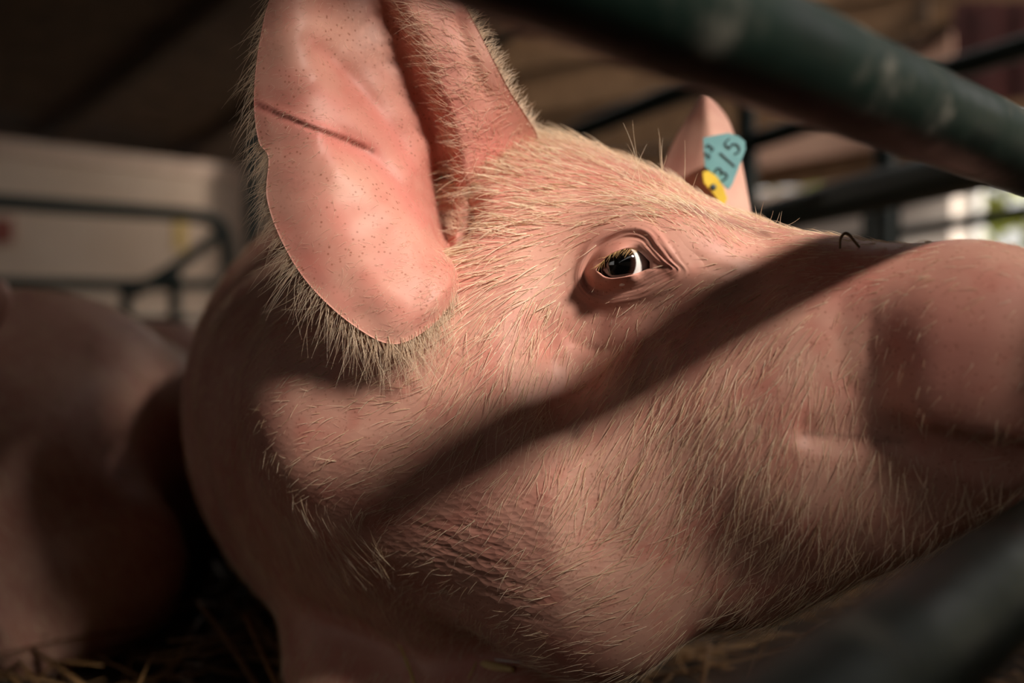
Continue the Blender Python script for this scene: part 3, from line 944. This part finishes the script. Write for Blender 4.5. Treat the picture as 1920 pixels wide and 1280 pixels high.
# far ear with its tag
FEAR = [  # inner margin, ridge, outer margin (x,y,depth)
    [(1215, 385, .640), (1280, 400, .615), (1330, 410, .607), (1375, 415, .612), (1412, 420, .622)],
    [(1226, 345, .650), (1280, 350, .625), (1330, 352, .612), (1372, 356, .618), (1402, 362, .630)],
    [(1246, 300, .660), (1290, 298, .636), (1330, 298, .622), (1365, 300, .628), (1391, 305, .642)],
    [(1266, 258, .668), (1298, 252, .648), (1330, 250, .634), (1358, 252, .640), (1378, 256, .652)],
    [(1288, 222, .674), (1306, 214, .660), (1326, 211, .648), (1346, 213, .652), (1362, 218, .660)],
    [(1312, 182, .678), (1317, 179, .672), (1322, 178, .668), (1328, 179, .668), (1334, 183, .670)],
]
FEAR = [[(a, b, c + 0.045) for a, b, c in r] for r in FEAR]
G = resample_grid(np.array(FEAR, float), 60, 50)
fr = P(G[..., 0], G[..., 1], G[..., 2]); n = grid_normals(fr)
if n[30, 25, 1] > 0: n = -n
bk = fr - n * 0.004
nu, nv = 60, 50
ids = np.arange(nu * nv).reshape(nu, nv)
bd = np.concatenate([ids[0, ::-1], ids[1:, 0], ids[-1, 1:], ids[-2::-1, -1]])
st = np.stack([bd[:-1], bd[1:], bd[1:] + nu * nv, bd[:-1] + nu * nv], 1)
fe = mesh_obj('far_ear', np.concatenate([fr.reshape(-1, 3), bk.reshape(-1, 3)]),
              np.concatenate([grid_faces(nu, nv), grid_faces(nu, nv, flip=True, base=nu * nv), st]), M['skin_far'])
bm = bmesh.new(); bm.from_mesh(fe.data); bmesh.ops.recalc_face_normals(bm, faces=bm.faces); bm.to_mesh(fe.data); bm.free()
keep(fe, pig)

M['tagblue'] = simple('turquoise_plastic', (0.13, 0.31, 0.33), (0.18, 0.38, 0.40), 60, 0.4)
M['tagyellow'] = simple('yellow_plastic', (0.62, 0.42, 0.03), (0.80, 0.58, 0.06), 40, 0.4)
M['ink'] = simple('dark_ink', (0.015, 0.03, 0.04), (0.03, 0.06, 0.07), 80, 0.5)
def slab(name, pix, y, th, mat, parent, tilt=0.0, cx=1350):
    pts = np.array([P(a, b, y + tilt * (a - cx)) for a, b in pix])
    n = len(pts)
    V = np.concatenate([pts, pts + np.array([0, th, 0])])
    Fq = [tuple(range(n))[::-1], tuple(range(n, 2 * n))] + [(i, (i + 1) % n, (i + 1) % n + n, i + n) for i in range(n)]
    o = mesh_obj(name, V, Fq, mat, None, False)
    bm = bmesh.new(); bm.from_mesh(o.data); bmesh.ops.recalc_face_normals(bm, faces=bm.faces); bm.to_mesh(o.data); bm.free()
    return keep(o, parent)
TY = 0.645
et = slab('ear_tag', [(1319, 258), (1338, 254), (1366, 249), (1384, 255), (1397, 265), (1398, 280), (1386, 312), (1374, 344), (1367, 355), (1361, 351), (1342, 330), (1322, 312), (1320, 285)], TY, 0.0018, M['tagblue'], pig)
et['label'] = 'turquoise ear tag numbered 315'
def stroke(pix, wd, parent, y=TY - 0.0004, name='numeral'):
    c = P(np.array(pix)[:, 0], np.array(pix)[:, 1], y)
    o = tube(name, c, wd, M['ink'], None, 8)
    return o
def at_tag(cx, cy, pts, s, ang):
    ca_, sa_ = math.cos(ang), math.sin(ang)
    return [(cx + s * (px * ca_ - py * sa_), cy + s * (px * sa_ + py * ca_)) for px, py in pts]
def smooth_px(pts, n=22): return crom(np.array(pts, float), n)
A45 = math.radians(-48)
THREE = [(-.45, -.75), (0, -1), (.45, -.7), (.35, -.2), (-.05, -.05), (.45, .2), (.45, .75), (0, 1), (-.5, .75)]
FIVE = [(.5, -1), (-.35, -1), (-.42, -.15), (.05, -.3), (.5, .1), (.45, .7), (0, 1), (-.5, .8)]
for nm, pts, c_, s_ in (('three', THREE, (1352, 326), 13), ('one', [(0, -1.25), (0, 0), (0, 1.25)], (1364, 299), 15), ('five', FIVE, (1374, 275), 15)):
    o = stroke(smooth_px(at_tag(c_[0], c_[1], pts, s_, A45)), 0.0006, None, name='numeral_' + nm)
    o.parent = et
for c_, s_ in (((1331, 277), 7), ((1326, 292), 6)):
    o = stroke(smooth_px(at_tag(c_[0], c_[1], THREE, s_, A45), 14), 0.0005, None, name='small_mark')
    o.parent = et
st_ = slab('tag_stud', [(1318, 322), (1328, 320), (1343, 330), (1356, 350), (1364, 372), (1358, 384), (1347, 388), (1345, 372), (1334, 358), (1320, 342)], TY - 0.003, 0.003, M['tagyellow'], pig)
st_['label'] = 'yellow plastic stud of the ear tag'
o = ball('stud_hole', P(1337, 351, TY - 0.003), 0.0022, M['ink'], pig, 10, 14, (1, 0.5, 1))

# ------------------------------------------------------------------ bristles
def make_hair(name, roots, dirs, norms, length, mat, parent, lift=0.25, curl=0.15, drop=0.12, rad=0.00012, npt=6, world=True):
    N = len(roots)
    L = np.asarray(length, float).reshape(-1, 1, 1)
    lift = np.broadcast_to(np.asarray(lift, float), (N,)).reshape(-1, 1, 1)
    t = np.linspace(0, 1, npt).reshape(1, -1, 1)
    side = np.cross(dirs, norms)
    r1 = rng.normal(0, curl, (N, 1, 1)); r2 = rng.normal(0, curl, (N, 1, 1))
    D = dirs[:, None]; Nn = norms[:, None]; S = side[:, None]
    p = roots[:, None] + L * (D * t + Nn * (lift * (t * 1.15 - 0.55 * t * t)) + S * (r1 * t * t) + Nn * (np.abs(r2) * 0.3 * t * t))
    p[..., 2] -= (L * drop * t * t)[..., 0]
    p -= Nn * 0.0006
    if parent is not None: p = p - np.array(parent.location)
    hc = bpy.data.hair_curves.new(name)
    hc.add_curves([npt] * N)
    hc.attributes['position'].data.foreach_set('vector', p.astype(np.float32).ravel())
    ra = hc.attributes.get('radius') or hc.attributes.new('radius', 'FLOAT', 'POINT')
    rr = np.broadcast_to(np.asarray(rad, float).reshape(-1, 1), (N, 1)) * (1 - 0.8 * np.linspace(0, 1, npt)[None] ** 1.5)
    ra.data.foreach_set('value', rr.astype(np.float32).ravel())
    hc.materials.append(mat)
    o = link(bpy.data.objects.new(name, hc), parent)
    o['kind'] = 'stuff'
    return o

FLOW = np.array([  # x, y, angle (deg, 0 right, 90 up), length mm, density, lift
    (930, 330, 178, 18, 1.7, .5), (985, 290, 165, 18, 1.8, .5), (1080, 300, 158, 14, 1.2, .4), (1020, 270, 130, 12, 1.2, .5), (1150, 340, 145, 12, 1.2, .35),
    (940, 420, 185, 15, 1.2, .35), (1020, 400, 178, 15, 1.3, .35), (1080, 380, 170, 12, 1.2, .3), (1200, 350, 140, 9, 1.3, .4), (1280, 375, 140, 8, 1.5, .4), (1400, 420, 150, 7, 1.5, .3),
    (1330, 440, 125, 7, 1.4, .25), (1300, 480, 120, 4, .3, .2), (1450, 450, 160, 7, 1.5, .25), (1550, 475, 165, 7, 1.4, .25), (1700, 470, 170, 6, .7, .3), (1850, 480, 170, 5, .35, .3),
    (900, 480, 195, 14, 1.0, .3), (980, 480, 200, 13, 1.2, .28), (1040, 500, 212, 12, 1.3, .25), (1080, 450, 200, 9, .9, .25), (1090, 560, 228, 9, 1.0, .2),
    (880, 560, 222, 13, 1.0, .25), (950, 600, 236, 13, 1.2, .22), (1020, 620, 242, 12, 1.3, .2), (1090, 650, 240, 11, 1.2, .2), (1170, 600, 240, 8, .9, .2), (1250, 560, 232, 9, 1.3, .22), (1300, 530, 225, 8, 1.2, .25),
    (1370, 540, 215, 8, 1.3, .22), (1450, 540, 208, 8, 1.2, .2), (1300, 620, 230, 10, 1.3, .2), (1200, 680, 238, 11, 1.3, .2),
    (870, 680, 240, 13, 1.0, .2), (950, 720, 243, 13, 1.1, .2), (1050, 740, 240, 13, 1.1, .2), (1150, 780, 236, 12, 1.2, .2), (1250, 760, 240, 12, 1.3, .2), (1350, 700, 243, 11, 1.3, .2), (1450, 650, 238, 10, 1.1, .2),
    (1450, 760, 252, 12, 1.2, .2), (1550, 720, 262, 11, .9, .2), (1600, 620, 230, 8, .5, .2), (1700, 700, 240, 6, .25, .2), (1850, 650, 240, 5, .15, .2), (1580, 880, 262, 11, .7, .25), (1750, 900, 268, 12, .5, .3),
    (1350, 850, 246, 12, 1.2, .2), (1450, 900, 255, 13, 1.2, .2), (1550, 960, 262, 13, .9, .2), (1300, 980, 238, 13, 1.0, .2), (1400, 1050, 246, 13, .9, .2), (1250, 1100, 215, 12, .7, .2),
    (860, 800, 232, 12, 1.0, .2), (960, 830, 240, 12, .9, .2), (1060, 860, 248, 12, .9, .2), (1120, 930, 240, 13, 1.0, .22), (1150, 1030, 205, 13, .9, .25), (1000, 940, 240, 10, .5, .2), (880, 930, 228, 9, .5, .2),
    (900, 1050, 215, 7, .3, .2), (1050, 1100, 200, 9, .4, .2), (1180, 1180, 190, 10, .5, .2), (780, 1000, 215, 8, .4, .2), (760, 900, 208, 11, .7, .2),
    (760, 740, 190, 8, .8, .15), (660, 780, 188, 8, .8, .15), (560, 800, 196, 7, .7, .12), (680, 860, 204, 10, .8, .18), (580, 900, 205, 8, .6, .15), (560, 960, 300, 12, .5, .3), (640, 1020, 320, 12, .5, .25), (500, 900, 240, 8, .5, .15),
    (480, 700, 196, 7, .6, .12), (480, 560, 196, 9, .6, .15), (620, 680, 192, 8, .7, .15), (520, 1000, 285, 12, .7, .25), (640, 1160, 262, 11, 1.1, .2), (740, 1200, 258, 11, 1.1, .2), (820, 1250, 255, 10, 1.1, .2), (620, 1250, 268, 11, 1.0, .2),
], float)
CUP = np.array([0, -SP, CP])
def flow_at(x, y):
    d2 = (x[:, None] - FLOW[None, :, 0]) ** 2 + (y[:, None] - FLOW[None, :, 1]) ** 2 + 200.0
    w = 1 / d2 ** 1.8
    w /= w.sum(1, keepdims=True)
    a = np.radians(FLOW[:, 2])
    c, s = w @ np.cos(a), w @ np.sin(a)
    return np.arctan2(s, c), w @ FLOW[:, 3], w @ FLOW[:, 4], w @ FLOW[:, 5]

def sample_quads(V, Q, weight, N):
    A = V[Q]
    area = 0.5 * np.linalg.norm(np.cross(A[:, 2] - A[:, 0], A[:, 3] - A[:, 1]), axis=1)
    wt = area * weight
    idx = rng.choice(len(Q), N, p=wt / wt.sum())
    u = rng.random((N, 1)); v = rng.random((N, 1)); a = A[idx]
    p = (1 - u) * (1 - v) * a[:, 0] + u * (1 - v) * a[:, 1] + u * v * a[:, 2] + (1 - u) * v * a[:, 3]
    n = np.cross(a[:, 2] - a[:, 0], a[:, 3] - a[:, 1]); n /= np.linalg.norm(n, axis=1, keepdims=True) + 1e-12
    return p, n

QC = V[Q].mean(1)
QN = np.cross(V[Q[:, 2]] - V[Q[:, 0]], V[Q[:, 3]] - V[Q[:, 1]]); QN /= np.linalg.norm(QN, axis=1, keepdims=True) + 1e-12
vw = QC - np.array([0, 0, CAM_H]); vl = np.linalg.norm(vw, axis=1); vw /= vl[:, None]
facing = (QN * vw).sum(1) < 0.45
qx, qy = proj(QC)
inframe = (qx > 250) & (qx < 2150) & (qy < 1450) & (QC[:, 1] < 1.15)
dens = np.zeros(len(Q))
mm = facing & inframe
dens[mm] = flow_at(qx[mm], qy[mm])[2]
eyed = np.hypot((qx - 1172) / 105, (qy - 497) / 80)
dens *= np.clip((eyed - 0.55) / 0.45, 0.0, 1) * (1 / np.maximum(vl, 0.4)) ** 1.5
def groom(name, N, lscale, rad, mat, jitter, curl, lmul=1.0):
    p, n = sample_quads(V, Q, dens, N)
    px, py = proj(p)
    a, L, dn, lf = flow_at(px, py)
    a = a + rng.normal(0, jitter, N)
    d = np.cos(a)[:, None] * np.array([1.0, 0, 0]) + np.sin(a)[:, None] * CUP
    t = d - n * (d * n).sum(1, keepdims=True)
    ln = np.linalg.norm(t, axis=1, keepdims=True)
    t = t / (ln + 1e-6)
    L = L * 0.001 * lscale * (0.55 + 0.75 * rng.random(N)) * lmul
    return make_hair(name, p, t, n, L, mat, pig, lf * (0.6 + 0.8 * rng.random(N)), curl, 0.06,
                     rad * (0.7 + 0.6 * rng.random(N)) * (0.72 + 0.38 * np.clip((620 - py + (1150 - px) * 0.4) / 200, 0, 1)))
groom('bristles', 21000, 1.4, 0.00019, M['hair'], 0.18, 0.16)
groom('undercoat', 34000, 0.75, 0.00010, M['hair_pale'], 0.24, 0.16)
print('groomed', time.time() - T0)

# ear hair: sparse inside, a long fringe around the margin
nu, nv = 190, 150
def ear_samples(N, w0, w1, t0, t1):
    i = (t0 + (t1 - t0) * rng.random(N)) * (nu - 1); j = (w0 + (w1 - w0) * rng.random(N)) * (nv - 1)
    a, b = i.astype(int).clip(0, nu - 2), j.astype(int).clip(0, nv - 2)
    fa, fb = (i - a)[:, None], (j - b)[:, None]
    g_ = (1 - fa) * (1 - fb) * earG[a, b] + fa * (1 - fb) * earG[a + 1, b] + (1 - fa) * fb * earG[a, b + 1] + fa * fb * earG[a + 1, b + 1]
    return g_, earN[a, b], a, b
def screen_dir(ang, n):
    d = np.cos(ang)[:, None] * np.array([1.0, 0, 0]) + np.sin(ang)[:, None] * CUP
    t = d - n * (d * n).sum(1, keepdims=True)
    return t / (np.linalg.norm(t, axis=1, keepdims=True) + 1e-6)
p, n, a, b = ear_samples(3800, 0.02, 0.6, 0.02, 0.95)
ang = np.radians(rng.normal(195, 28, len(p)))
make_hair('ear_down', p, screen_dir(ang, n), n, 0.003 + 0.005 * rng.random(len(p)), M['hair_pale'], pig, 0.15, 0.3, 0.1, 0.00007)
p, n, a, b = ear_samples(1500, 0.68, 0.98, 0.1, 0.95)
ang = np.radians(rng.normal(150, 22, len(p)))
make_hair('ear_front_hair', p, screen_dir(ang, n), n, 0.007 + 0.008 * rng.random(len(p)), M['hair_pale'], pig, 0.35, 0.25, 0.1, 0.00010)
def fringe(name, N, col, t0, t1, inner, ang, spread, l0, l1, drop, rad, back=0.003):
    i = (t0 + (t1 - t0) * rng.random(N)) * (nu - 1)
    a = i.astype(int).clip(0, nu - 2); f_ = (i - a)[:, None]
    p = (1 - f_) * earG[a, col] + f_ * earG[a + 1, col]
    q = (1 - f_) * earG[a, inner] + f_ * earG[a + 1, inner]
    nn = earN[a, col]
    out = p - q; out /= np.linalg.norm(out, axis=1, keepdims=True)
    tt = (i / (nu - 1))
    aa = np.radians(np.interp(tt, *ang) + rng.normal(0, spread, N))
    d = np.cos(aa)[:, None] * np.array([1.0, 0, 0]) + np.sin(aa)[:, None] * CUP
    d = 0.65 * d + 0.35 * out
    d /= np.linalg.norm(d, axis=1, keepdims=True)
    root = p - nn * back * rng.random((N, 1)) - out * 0.004 * rng.random((N, 1))
    L = l0 + (l1 - l0) * rng.random(N) ** 1.5
    return make_hair(name, root, d, -nn, L, M['hair_pale'], pig, 0.1, 0.22, drop, rad)
fringe('ear_fringe', 620, 0, 0.06, 0.42, 6, ([0.06, 0.14, 0.21, 0.29, 0.36, 0.42], [265, 280, 300, 290, 240, 215]), 20, 0.006, 0.030, 0.16, 0.00011)
fringe('ear_edge_hair', 420, 0, 0.42, 0.95, 6, ([0.42, 0.55, 0.62, 0.7, 0.8, 0.95], [205, 215, 215, 225, 235, 215]), 20, 0.005, 0.020, 0.4, 0.00010)
fringe('ear_front_fringe', 1000, nv - 1, 0.36, 0.95, nv - 8, ([0.36, 0.5, 0.7, 0.95], [80, 70, 60, 65]), 22, 0.004, 0.011, 0.0, 0.00010)

# lashes on the upper lid
N = 38
k = 1; ii = (160 * (0.18 + 0.30 * rng.random(N))).astype(int)
root = lidG[14, ii]; nn = np.tile(-LAT * -1.0, (N, 1)); nn = nn / np.linalg.norm(nn, axis=1, keepdims=True)
aa = np.radians(rng.normal(245, 20, N))
d = np.cos(aa)[:, None] * np.array([1.0, 0, 0]) + np.sin(aa)[:, None] * CUP + nn * 0.9
d /= np.linalg.norm(d, axis=1, keepdims=True)
M['lash'] = hair_material('golden_lash', (0.55, 0.30, 0.10), (0.75, 0.48, 0.22))
make_hair('eyelashes', root, d, nn, 0.003 + 0.004 * rng.random(N), M['lash'], pig, 0.1, 0.15, 0.1, 0.00008)

# long single bristles on the brow and the bridge of the nose
def whiskers(name, segs, y0, rad=0.00016):
    segs = np.array(segs, float)
    hc = bpy.data.hair_curves.new(name); npt = 7
    hc.add_curves([npt] * len(segs))
    pts = []
    for (x0, y0_, x1, y1_, bend) in segs:
        t = np.linspace(0, 1, npt)
        dx, dy = x1 - x0, y1_ - y0_
        px = x0 + dx * t - dy * bend * 4 * t * (1 - t) * 0.25; py = y0_ + dy * t + dx * bend * 4 * t * (1 - t) * 0.25
        pts.append(P(px, py, y0(x0, y0_) - 0.004 * t))
    p = np.array(pts) - np.array(pig.location)
    hc.attributes['position'].data.foreach_set('vector', p.astype(np.float32).ravel())
    ra = hc.attributes.get('radius') or hc.attributes.new('radius', 'FLOAT', 'POINT')
    ra.data.foreach_set('value', (rad * (1 - 0.75 * np.tile(np.linspace(0, 1, npt), len(segs)))).astype(np.float32))
    hc.materials.append(M['hair'])
    o = link(bpy.data.objects.new(name, hc), pig); o['kind'] = 'stuff'
sd_at = lambda a, b: float(ray_depth(np.array([a]), np.array([b]))[0]) if True else 0
def surf(a, b):
    d = sd_at(a, b)
    return d if d < 0.7 else 0.55
whiskers('brow_whiskers', [(1200, 345, 1168, 230, .2), (1205, 340, 1186, 225, -.1), (1212, 345, 1176, 270, .1), (1185, 340, 1213, 270, -.1), (1240, 345, 1234, 240, .12), (1246, 350, 1236, 262, -.1), (1252, 352, 1243, 258, -.25),
                           (1195, 345, 1160, 310, .1), (1222, 350, 1196, 285, .1), (1225, 340, 1250, 290, .3), (1282, 365, 1284, 262, .05), (1290, 375, 1308, 325, 0),
                           (1232, 352, 1205, 300, 0), (1170, 338, 1190, 275, .1)], surf)
whiskers('nose_whiskers', [(1420, 415, 1415, 385, .1), (1424, 416, 1432, 378, -.1), (1440, 422, 1450, 395, .1), (1450, 425, 1462, 398, .2), (1462, 428, 1466, 396, -.1), (1455, 425, 1500, 408, .4), (1470, 430, 1530, 425, .5)], surf)

# ------------------------------------------------------------------ the gate in front of the pig
gate = empty('pen_gate', (0.9, 1.05, 0.0)); tag(gate, 'dark green tubular steel gate close in front of the pig snout', 'gate')
RD = 0.036
A_, B_ = P(1500, 118, 0.43 * RD / 0.048), P(1909, 331, 0.615 * RD / 0.048)
d_ = (B_ - A_); d_[2] *= 0.4
t_ = np.linspace(-1.5, 5.5, 60)
up_line = A_ + t_[:, None] * d_
def wobble(p, r):
    return r * (1 + 0.012 * np.sin(np.arange(len(p)) * 2.1))
tube('rail', up_line, wobble(up_line, RD / 2), M['rail'], gate, 40)['label'] = 'upper rail of the gate'
C_, D_ = P(1911, 1038, 0.457 * RD / 0.048), P(1600, 1304, 0.31 * RD / 0.048)
d2_ = (C_ - D_); d2_[2] *= 0.3
t_ = np.linspace(-0.6, 8.0, 60)
lo_line = D_ + t_[:, None] * d2_
tube('rail', lo_line, wobble(lo_line, RD / 2), M['rail'], gate, 40)['label'] = 'lower rail of the gate'
t_ = np.linspace(-2.5, 5.5, 40)
for dz in (0.29, 0.47, 0.65, 0.83):
    ln = A_ + t_[:, None] * d_ + np.array([0, 0, dz])
    tube('rail', ln, RD / 2, M['rail'], gate, 24)
vg = float(A_ @ BN)
bbox('sun_block', -1.6, 0.252, vg - 0.01, vg + 0.01, 0.46, 1.22, M['rail'], gate)  # both sheets added out of view to keep sun off the left pig
bbox('sun_block', 0.252, 0.36, vg - 0.01, vg + 0.01, 0.67, 1.22, M['rail'], gate)
e = up_line[-1]
tube('post', [(e[0], e[1], 0.0), (e[0], e[1], 0.3), (e[0], e[1], 1.35)], 0.025, M['rail'], gate, 20)

# ------------------------------------------------------------------ the other pigs
def pig_from(name, cones, lo, hi, h, label, holes=()):
    def fn(p):
        d = None
        for a, b, ra, rb, k in cones:
            v = sd_cone(p, a, b, ra, rb)
            d = v if d is None else smin(d, v, k)
        return d
    V_, Q_ = surface_nets(fn, lo, hi, h)
    V_ = onto(fn, V_, 2)
    root = empty(name, (float(V_[:, 0].mean()), float(V_[:, 1].mean()), 0.0))
    m_ = fast_mesh('body', V_ - np.array(root.location), Q_.ravel(), np.full(len(Q_), 4)); m_.materials.append(M['skin_far'])
    link(bpy.data.objects.new('body', m_), root)
    tag(root, label, 'pig', 'other pigs lying in the pen')
    return root, V_, Q_
lp, lV, lQ = pig_from('pig', [
    (W(-330, 850, 0.98), W(60, 852, 1.06), 0.17, 0.165, .06),
    (W(60, 855, 1.06), W(185, 862, 1.22), 0.16, 0.165, .06),
    (W(30, 930, 0.93), W(170, 1060, 0.90), 0.115, 0.075, .05),
    (W(170, 1060, 0.90), W(60, 1175, 0.86), 0.07, 0.045, .04),
    (W(-330, 850, 0.98), W(-640, 830, 0.88), 0.14, 0.11, .06),
    (W(-640, 830, 0.88), W(-900, 850, 0.85), 0.11, 0.06, .05),
], np.array([-1.3, 0.6, -0.06]), np.array([-0.1, 1.6, 0.52]), 0.012, 'dim pink pig lying with its back to us beside the bright pig')
bp, bV, bQ = pig_from('pig', [
    (W(120, 800, 1.62), W(300, 800, 1.62), 0.18, 0.16, .06),
    (W(300, 800, 1.62), W(390, 840, 1.64), 0.155, 0.10, .06),
    (W(250, 900, 1.55), W(270, 980, 1.5), 0.10, 0.07, .05),
    (W(120, 800, 1.62), W(-100, 800, 1.66), 0.16, 0.12, .06),
], np.array([-1.3, 1.3, -0.06]), np.array([-0.15, 1.9, 0.45]), 0.014, 'paler pig back just showing behind the dim pig')
# ear of the dim pig at the edge of the picture
G = np.array([[(-70, 640, .90), (-45, 640, .885), (-22, 642, .90)], [(-66, 600, .90), (-38, 600, .882), (2, 605, .895)], [(-52, 565, .90), (-20, 562, .885), (17, 572, .895)], [(-30, 540, .90), (-8, 536, .89), (14, 545, .895)], [(-14, 526, .90), (-4, 524, .896), (6, 528, .898)]], float)
G = resample_grid(G, 24, 18)
fr = P(G[..., 0], G[..., 1], G[..., 2]); bk = fr + np.array([0, 0.005, 0])
nu, nv = 24, 18
ids = np.arange(nu * nv).reshape(nu, nv)
bd = np.concatenate([ids[0, ::-1], ids[1:, 0], ids[-1, 1:], ids[-2::-1, -1]])
stp = np.stack([bd[:-1], bd[1:], bd[1:] + nu * nv, bd[:-1] + nu * nv], 1)
o = mesh_obj('ear', np.concatenate([fr.reshape(-1, 3), bk.reshape(-1, 3)]), np.concatenate([grid_faces(nu, nv), grid_faces(nu, nv, flip=True, base=nu * nv), stp]), M['skin_far'])
bm = bmesh.new(); bm.from_mesh(o.data); bmesh.ops.recalc_face_normals(bm, faces=bm.faces); bm.to_mesh(o.data); bm.free()
keep(o, lp)
def plain_coat(name, V_, Q_, N, ang, spread, L, rad, parent):
    c = V_[Q_].mean(1)
    n = np.cross(V_[Q_[:, 2]] - V_[Q_[:, 0]], V_[Q_[:, 3]] - V_[Q_[:, 1]]); n /= np.linalg.norm(n, axis=1, keepdims=True) + 1e-12
    vw = c - np.array([0, 0, CAM_H]); vw /= np.linalg.norm(vw, axis=1, keepdims=True)
    x, y = proj(c)
    wt = ((n * vw).sum(1) < 0.3) * (x > -150) * (x < 560)
    p, n = sample_quads(V_, Q_, wt, N)
    aa = np.radians(rng.normal(ang, spread, N))
    make_hair(name, p, screen_dir(aa, n), n, L * (0.6 + 0.6 * rng.random(N)), M['hair'], parent, 0.2, 0.15, 0.05, rad)
plain_coat('bristles', lV, lQ, 6000, 305, 14, 0.016, 0.00016, lp)
plain_coat('bristles', bV, bQ, 1500, 200, 14, 0.014, 0.00016, bp)

# ------------------------------------------------------------------ straw
def stalk_mesh(N, pos, yaw, pit, L, wd):
    d = np.stack([np.cos(yaw) * np.cos(pit), np.sin(yaw) * np.cos(pit), np.sin(pit)], 1)
    s = np.stack([-np.sin(yaw), np.cos(yaw), 0 * yaw], 1); t = np.cross(d, s)
    V_ = []
    for e in (-0.5, 0.0, 0.5):
        c = pos + d * (L * e)[:, None] + np.array([0, 0, 1.0]) * (0.02 * L * (1 - abs(e) * 2))[:, None]
        for a, b in ((1, 0.35), (-1, 0.35), (-1, -0.35), (1, -0.35)):
            V_.append(c + s * (a * wd)[:, None] + t * (b * wd)[:, None])
    V_ = np.stack(V_, 1)
    base = np.array([[0, 1, 5, 4], [1, 2, 6, 5], [2, 3, 7, 6], [3, 0, 4, 7], [4, 5, 9, 8], [5, 6, 10, 9], [6, 7, 11, 10], [7, 4, 8, 11], [3, 2, 1, 0], [8, 9, 10, 11]])
    Fq = (np.arange(N)[:, None, None] * 12 + base[None]).reshape(-1, 4)
    return V_.reshape(-1, 3), Fq
N = 7000
pos = np.stack([rng.uniform(-1.1, 1.3, N), rng.uniform(0.3, 2.4, N), 0.004 + 0.05 * rng.random(N) ** 1.5], 1)
ok = (sd_pig(pos) > 0.004)
pos = pos[ok]; N = len(pos)
V_, Fq = stalk_mesh(N, pos, rng.uniform(0, 2 * np.pi, N), rng.normal(0.05, 0.16, N), rng.uniform(0.04, 0.16, N), rng.uniform(0.0008, 0.0022, N))
sm = fast_mesh('straw_litter', V_, Fq.ravel(), np.full(len(Fq), 4)); sm.materials.append(M['straw_dark'])
sl_ = link(bpy.data.objects.new('straw_litter', sm)); tag(sl_, 'loose brown straw litter strewn over the pen floor', 'straw', kind='stuff')

def straw_piece(name, pix, y, wpx, mat, label, flat=0.35, n=14):
    pts = crom(np.array(pix, float), n)
    yy = np.interp(np.linspace(0, 1, n), np.linspace(0, 1, len(y)), y)
    c = P(pts[:, 0], pts[:, 1], yy)
    wv = np.interp(np.linspace(0, 1, n), np.linspace(0, 1, len(wpx)), wpx) * yy / F / 2
    tan = np.gradient(c, axis=0); tan /= np.linalg.norm(tan, axis=1, keepdims=True)
    view = c - np.array([0, 0, CAM_H]); view /= np.linalg.norm(view, axis=1, keepdims=True)
    s = np.cross(tan, view); s /= np.linalg.norm(s, axis=1, keepdims=True)
    seg = 8
    a = np.linspace(0, 2 * np.pi, seg, endpoint=False)
    Vv = c[:, None] + wv[:, None, None] * (np.cos(a)[None, :, None] * s[:, None] + flat * np.sin(a)[None, :, None] * view[:, None])
    o = mesh_obj(name, Vv.reshape(-1, 3), [tuple(q) for q in grid_faces(n, seg, close_v=True)] + [tuple(range(seg))[::-1], tuple(range((n - 1) * seg, n * seg))], mat)
    tag(o, label, 'straw', 'straw pieces on the foreleg')
    return o
straw_piece('straw_stalk', [(722, 1140), (735, 1180), (752, 1215), (770, 1260), (784, 1310)], [.630, .627, .615, .598], [1.5, 4, 7, 8], M['straw'], 'thin golden straw stalk standing slanted against the foreleg')
straw_piece('straw_leaf', [(828, 1228), (870, 1238), (920, 1248), (965, 1256)], [.614, .605, .597, .589], [14, 20, 16, 9], M['straw'], 'flat broad straw blade lying under the jaw')
straw_piece('straw_stalk', [(900, 1250), (960, 1254), (1010, 1262), (1052, 1264)], [.599, .592, .586], [7, 6, 5], M['straw'], 'straight straw stalk poking out of the flat blade')
straw_piece('straw_stalk', [(928, 1236), (965, 1240), (1000, 1242)], [.599, .590], [3, 3.5, 2], M['white'], 'tiny whitish straw sliver above the flat blade')
straw_piece('straw_stalk', [(878, 1272), (888, 1252), (898, 1232)], [.594, .602], [3, 4, 3], M['straw'], 'short straw bit crossing the flat blade upright')
yb = float(ray_depth(np.array([1576.]), np.array([475.]))[0])
o = straw_piece('curled_stem', [(1575, 466), (1576, 448), (1583, 438), (1592, 440), (1602, 452), (1612, 464)], [yb, yb], [4, 5, 6, 5, 4], M['straw_dark'], 'small curled dark stem stuck on the bridge of the snout', 0.5, 26)
o['group'] = 'bits on the pig'
print('total script', time.time() - T0)
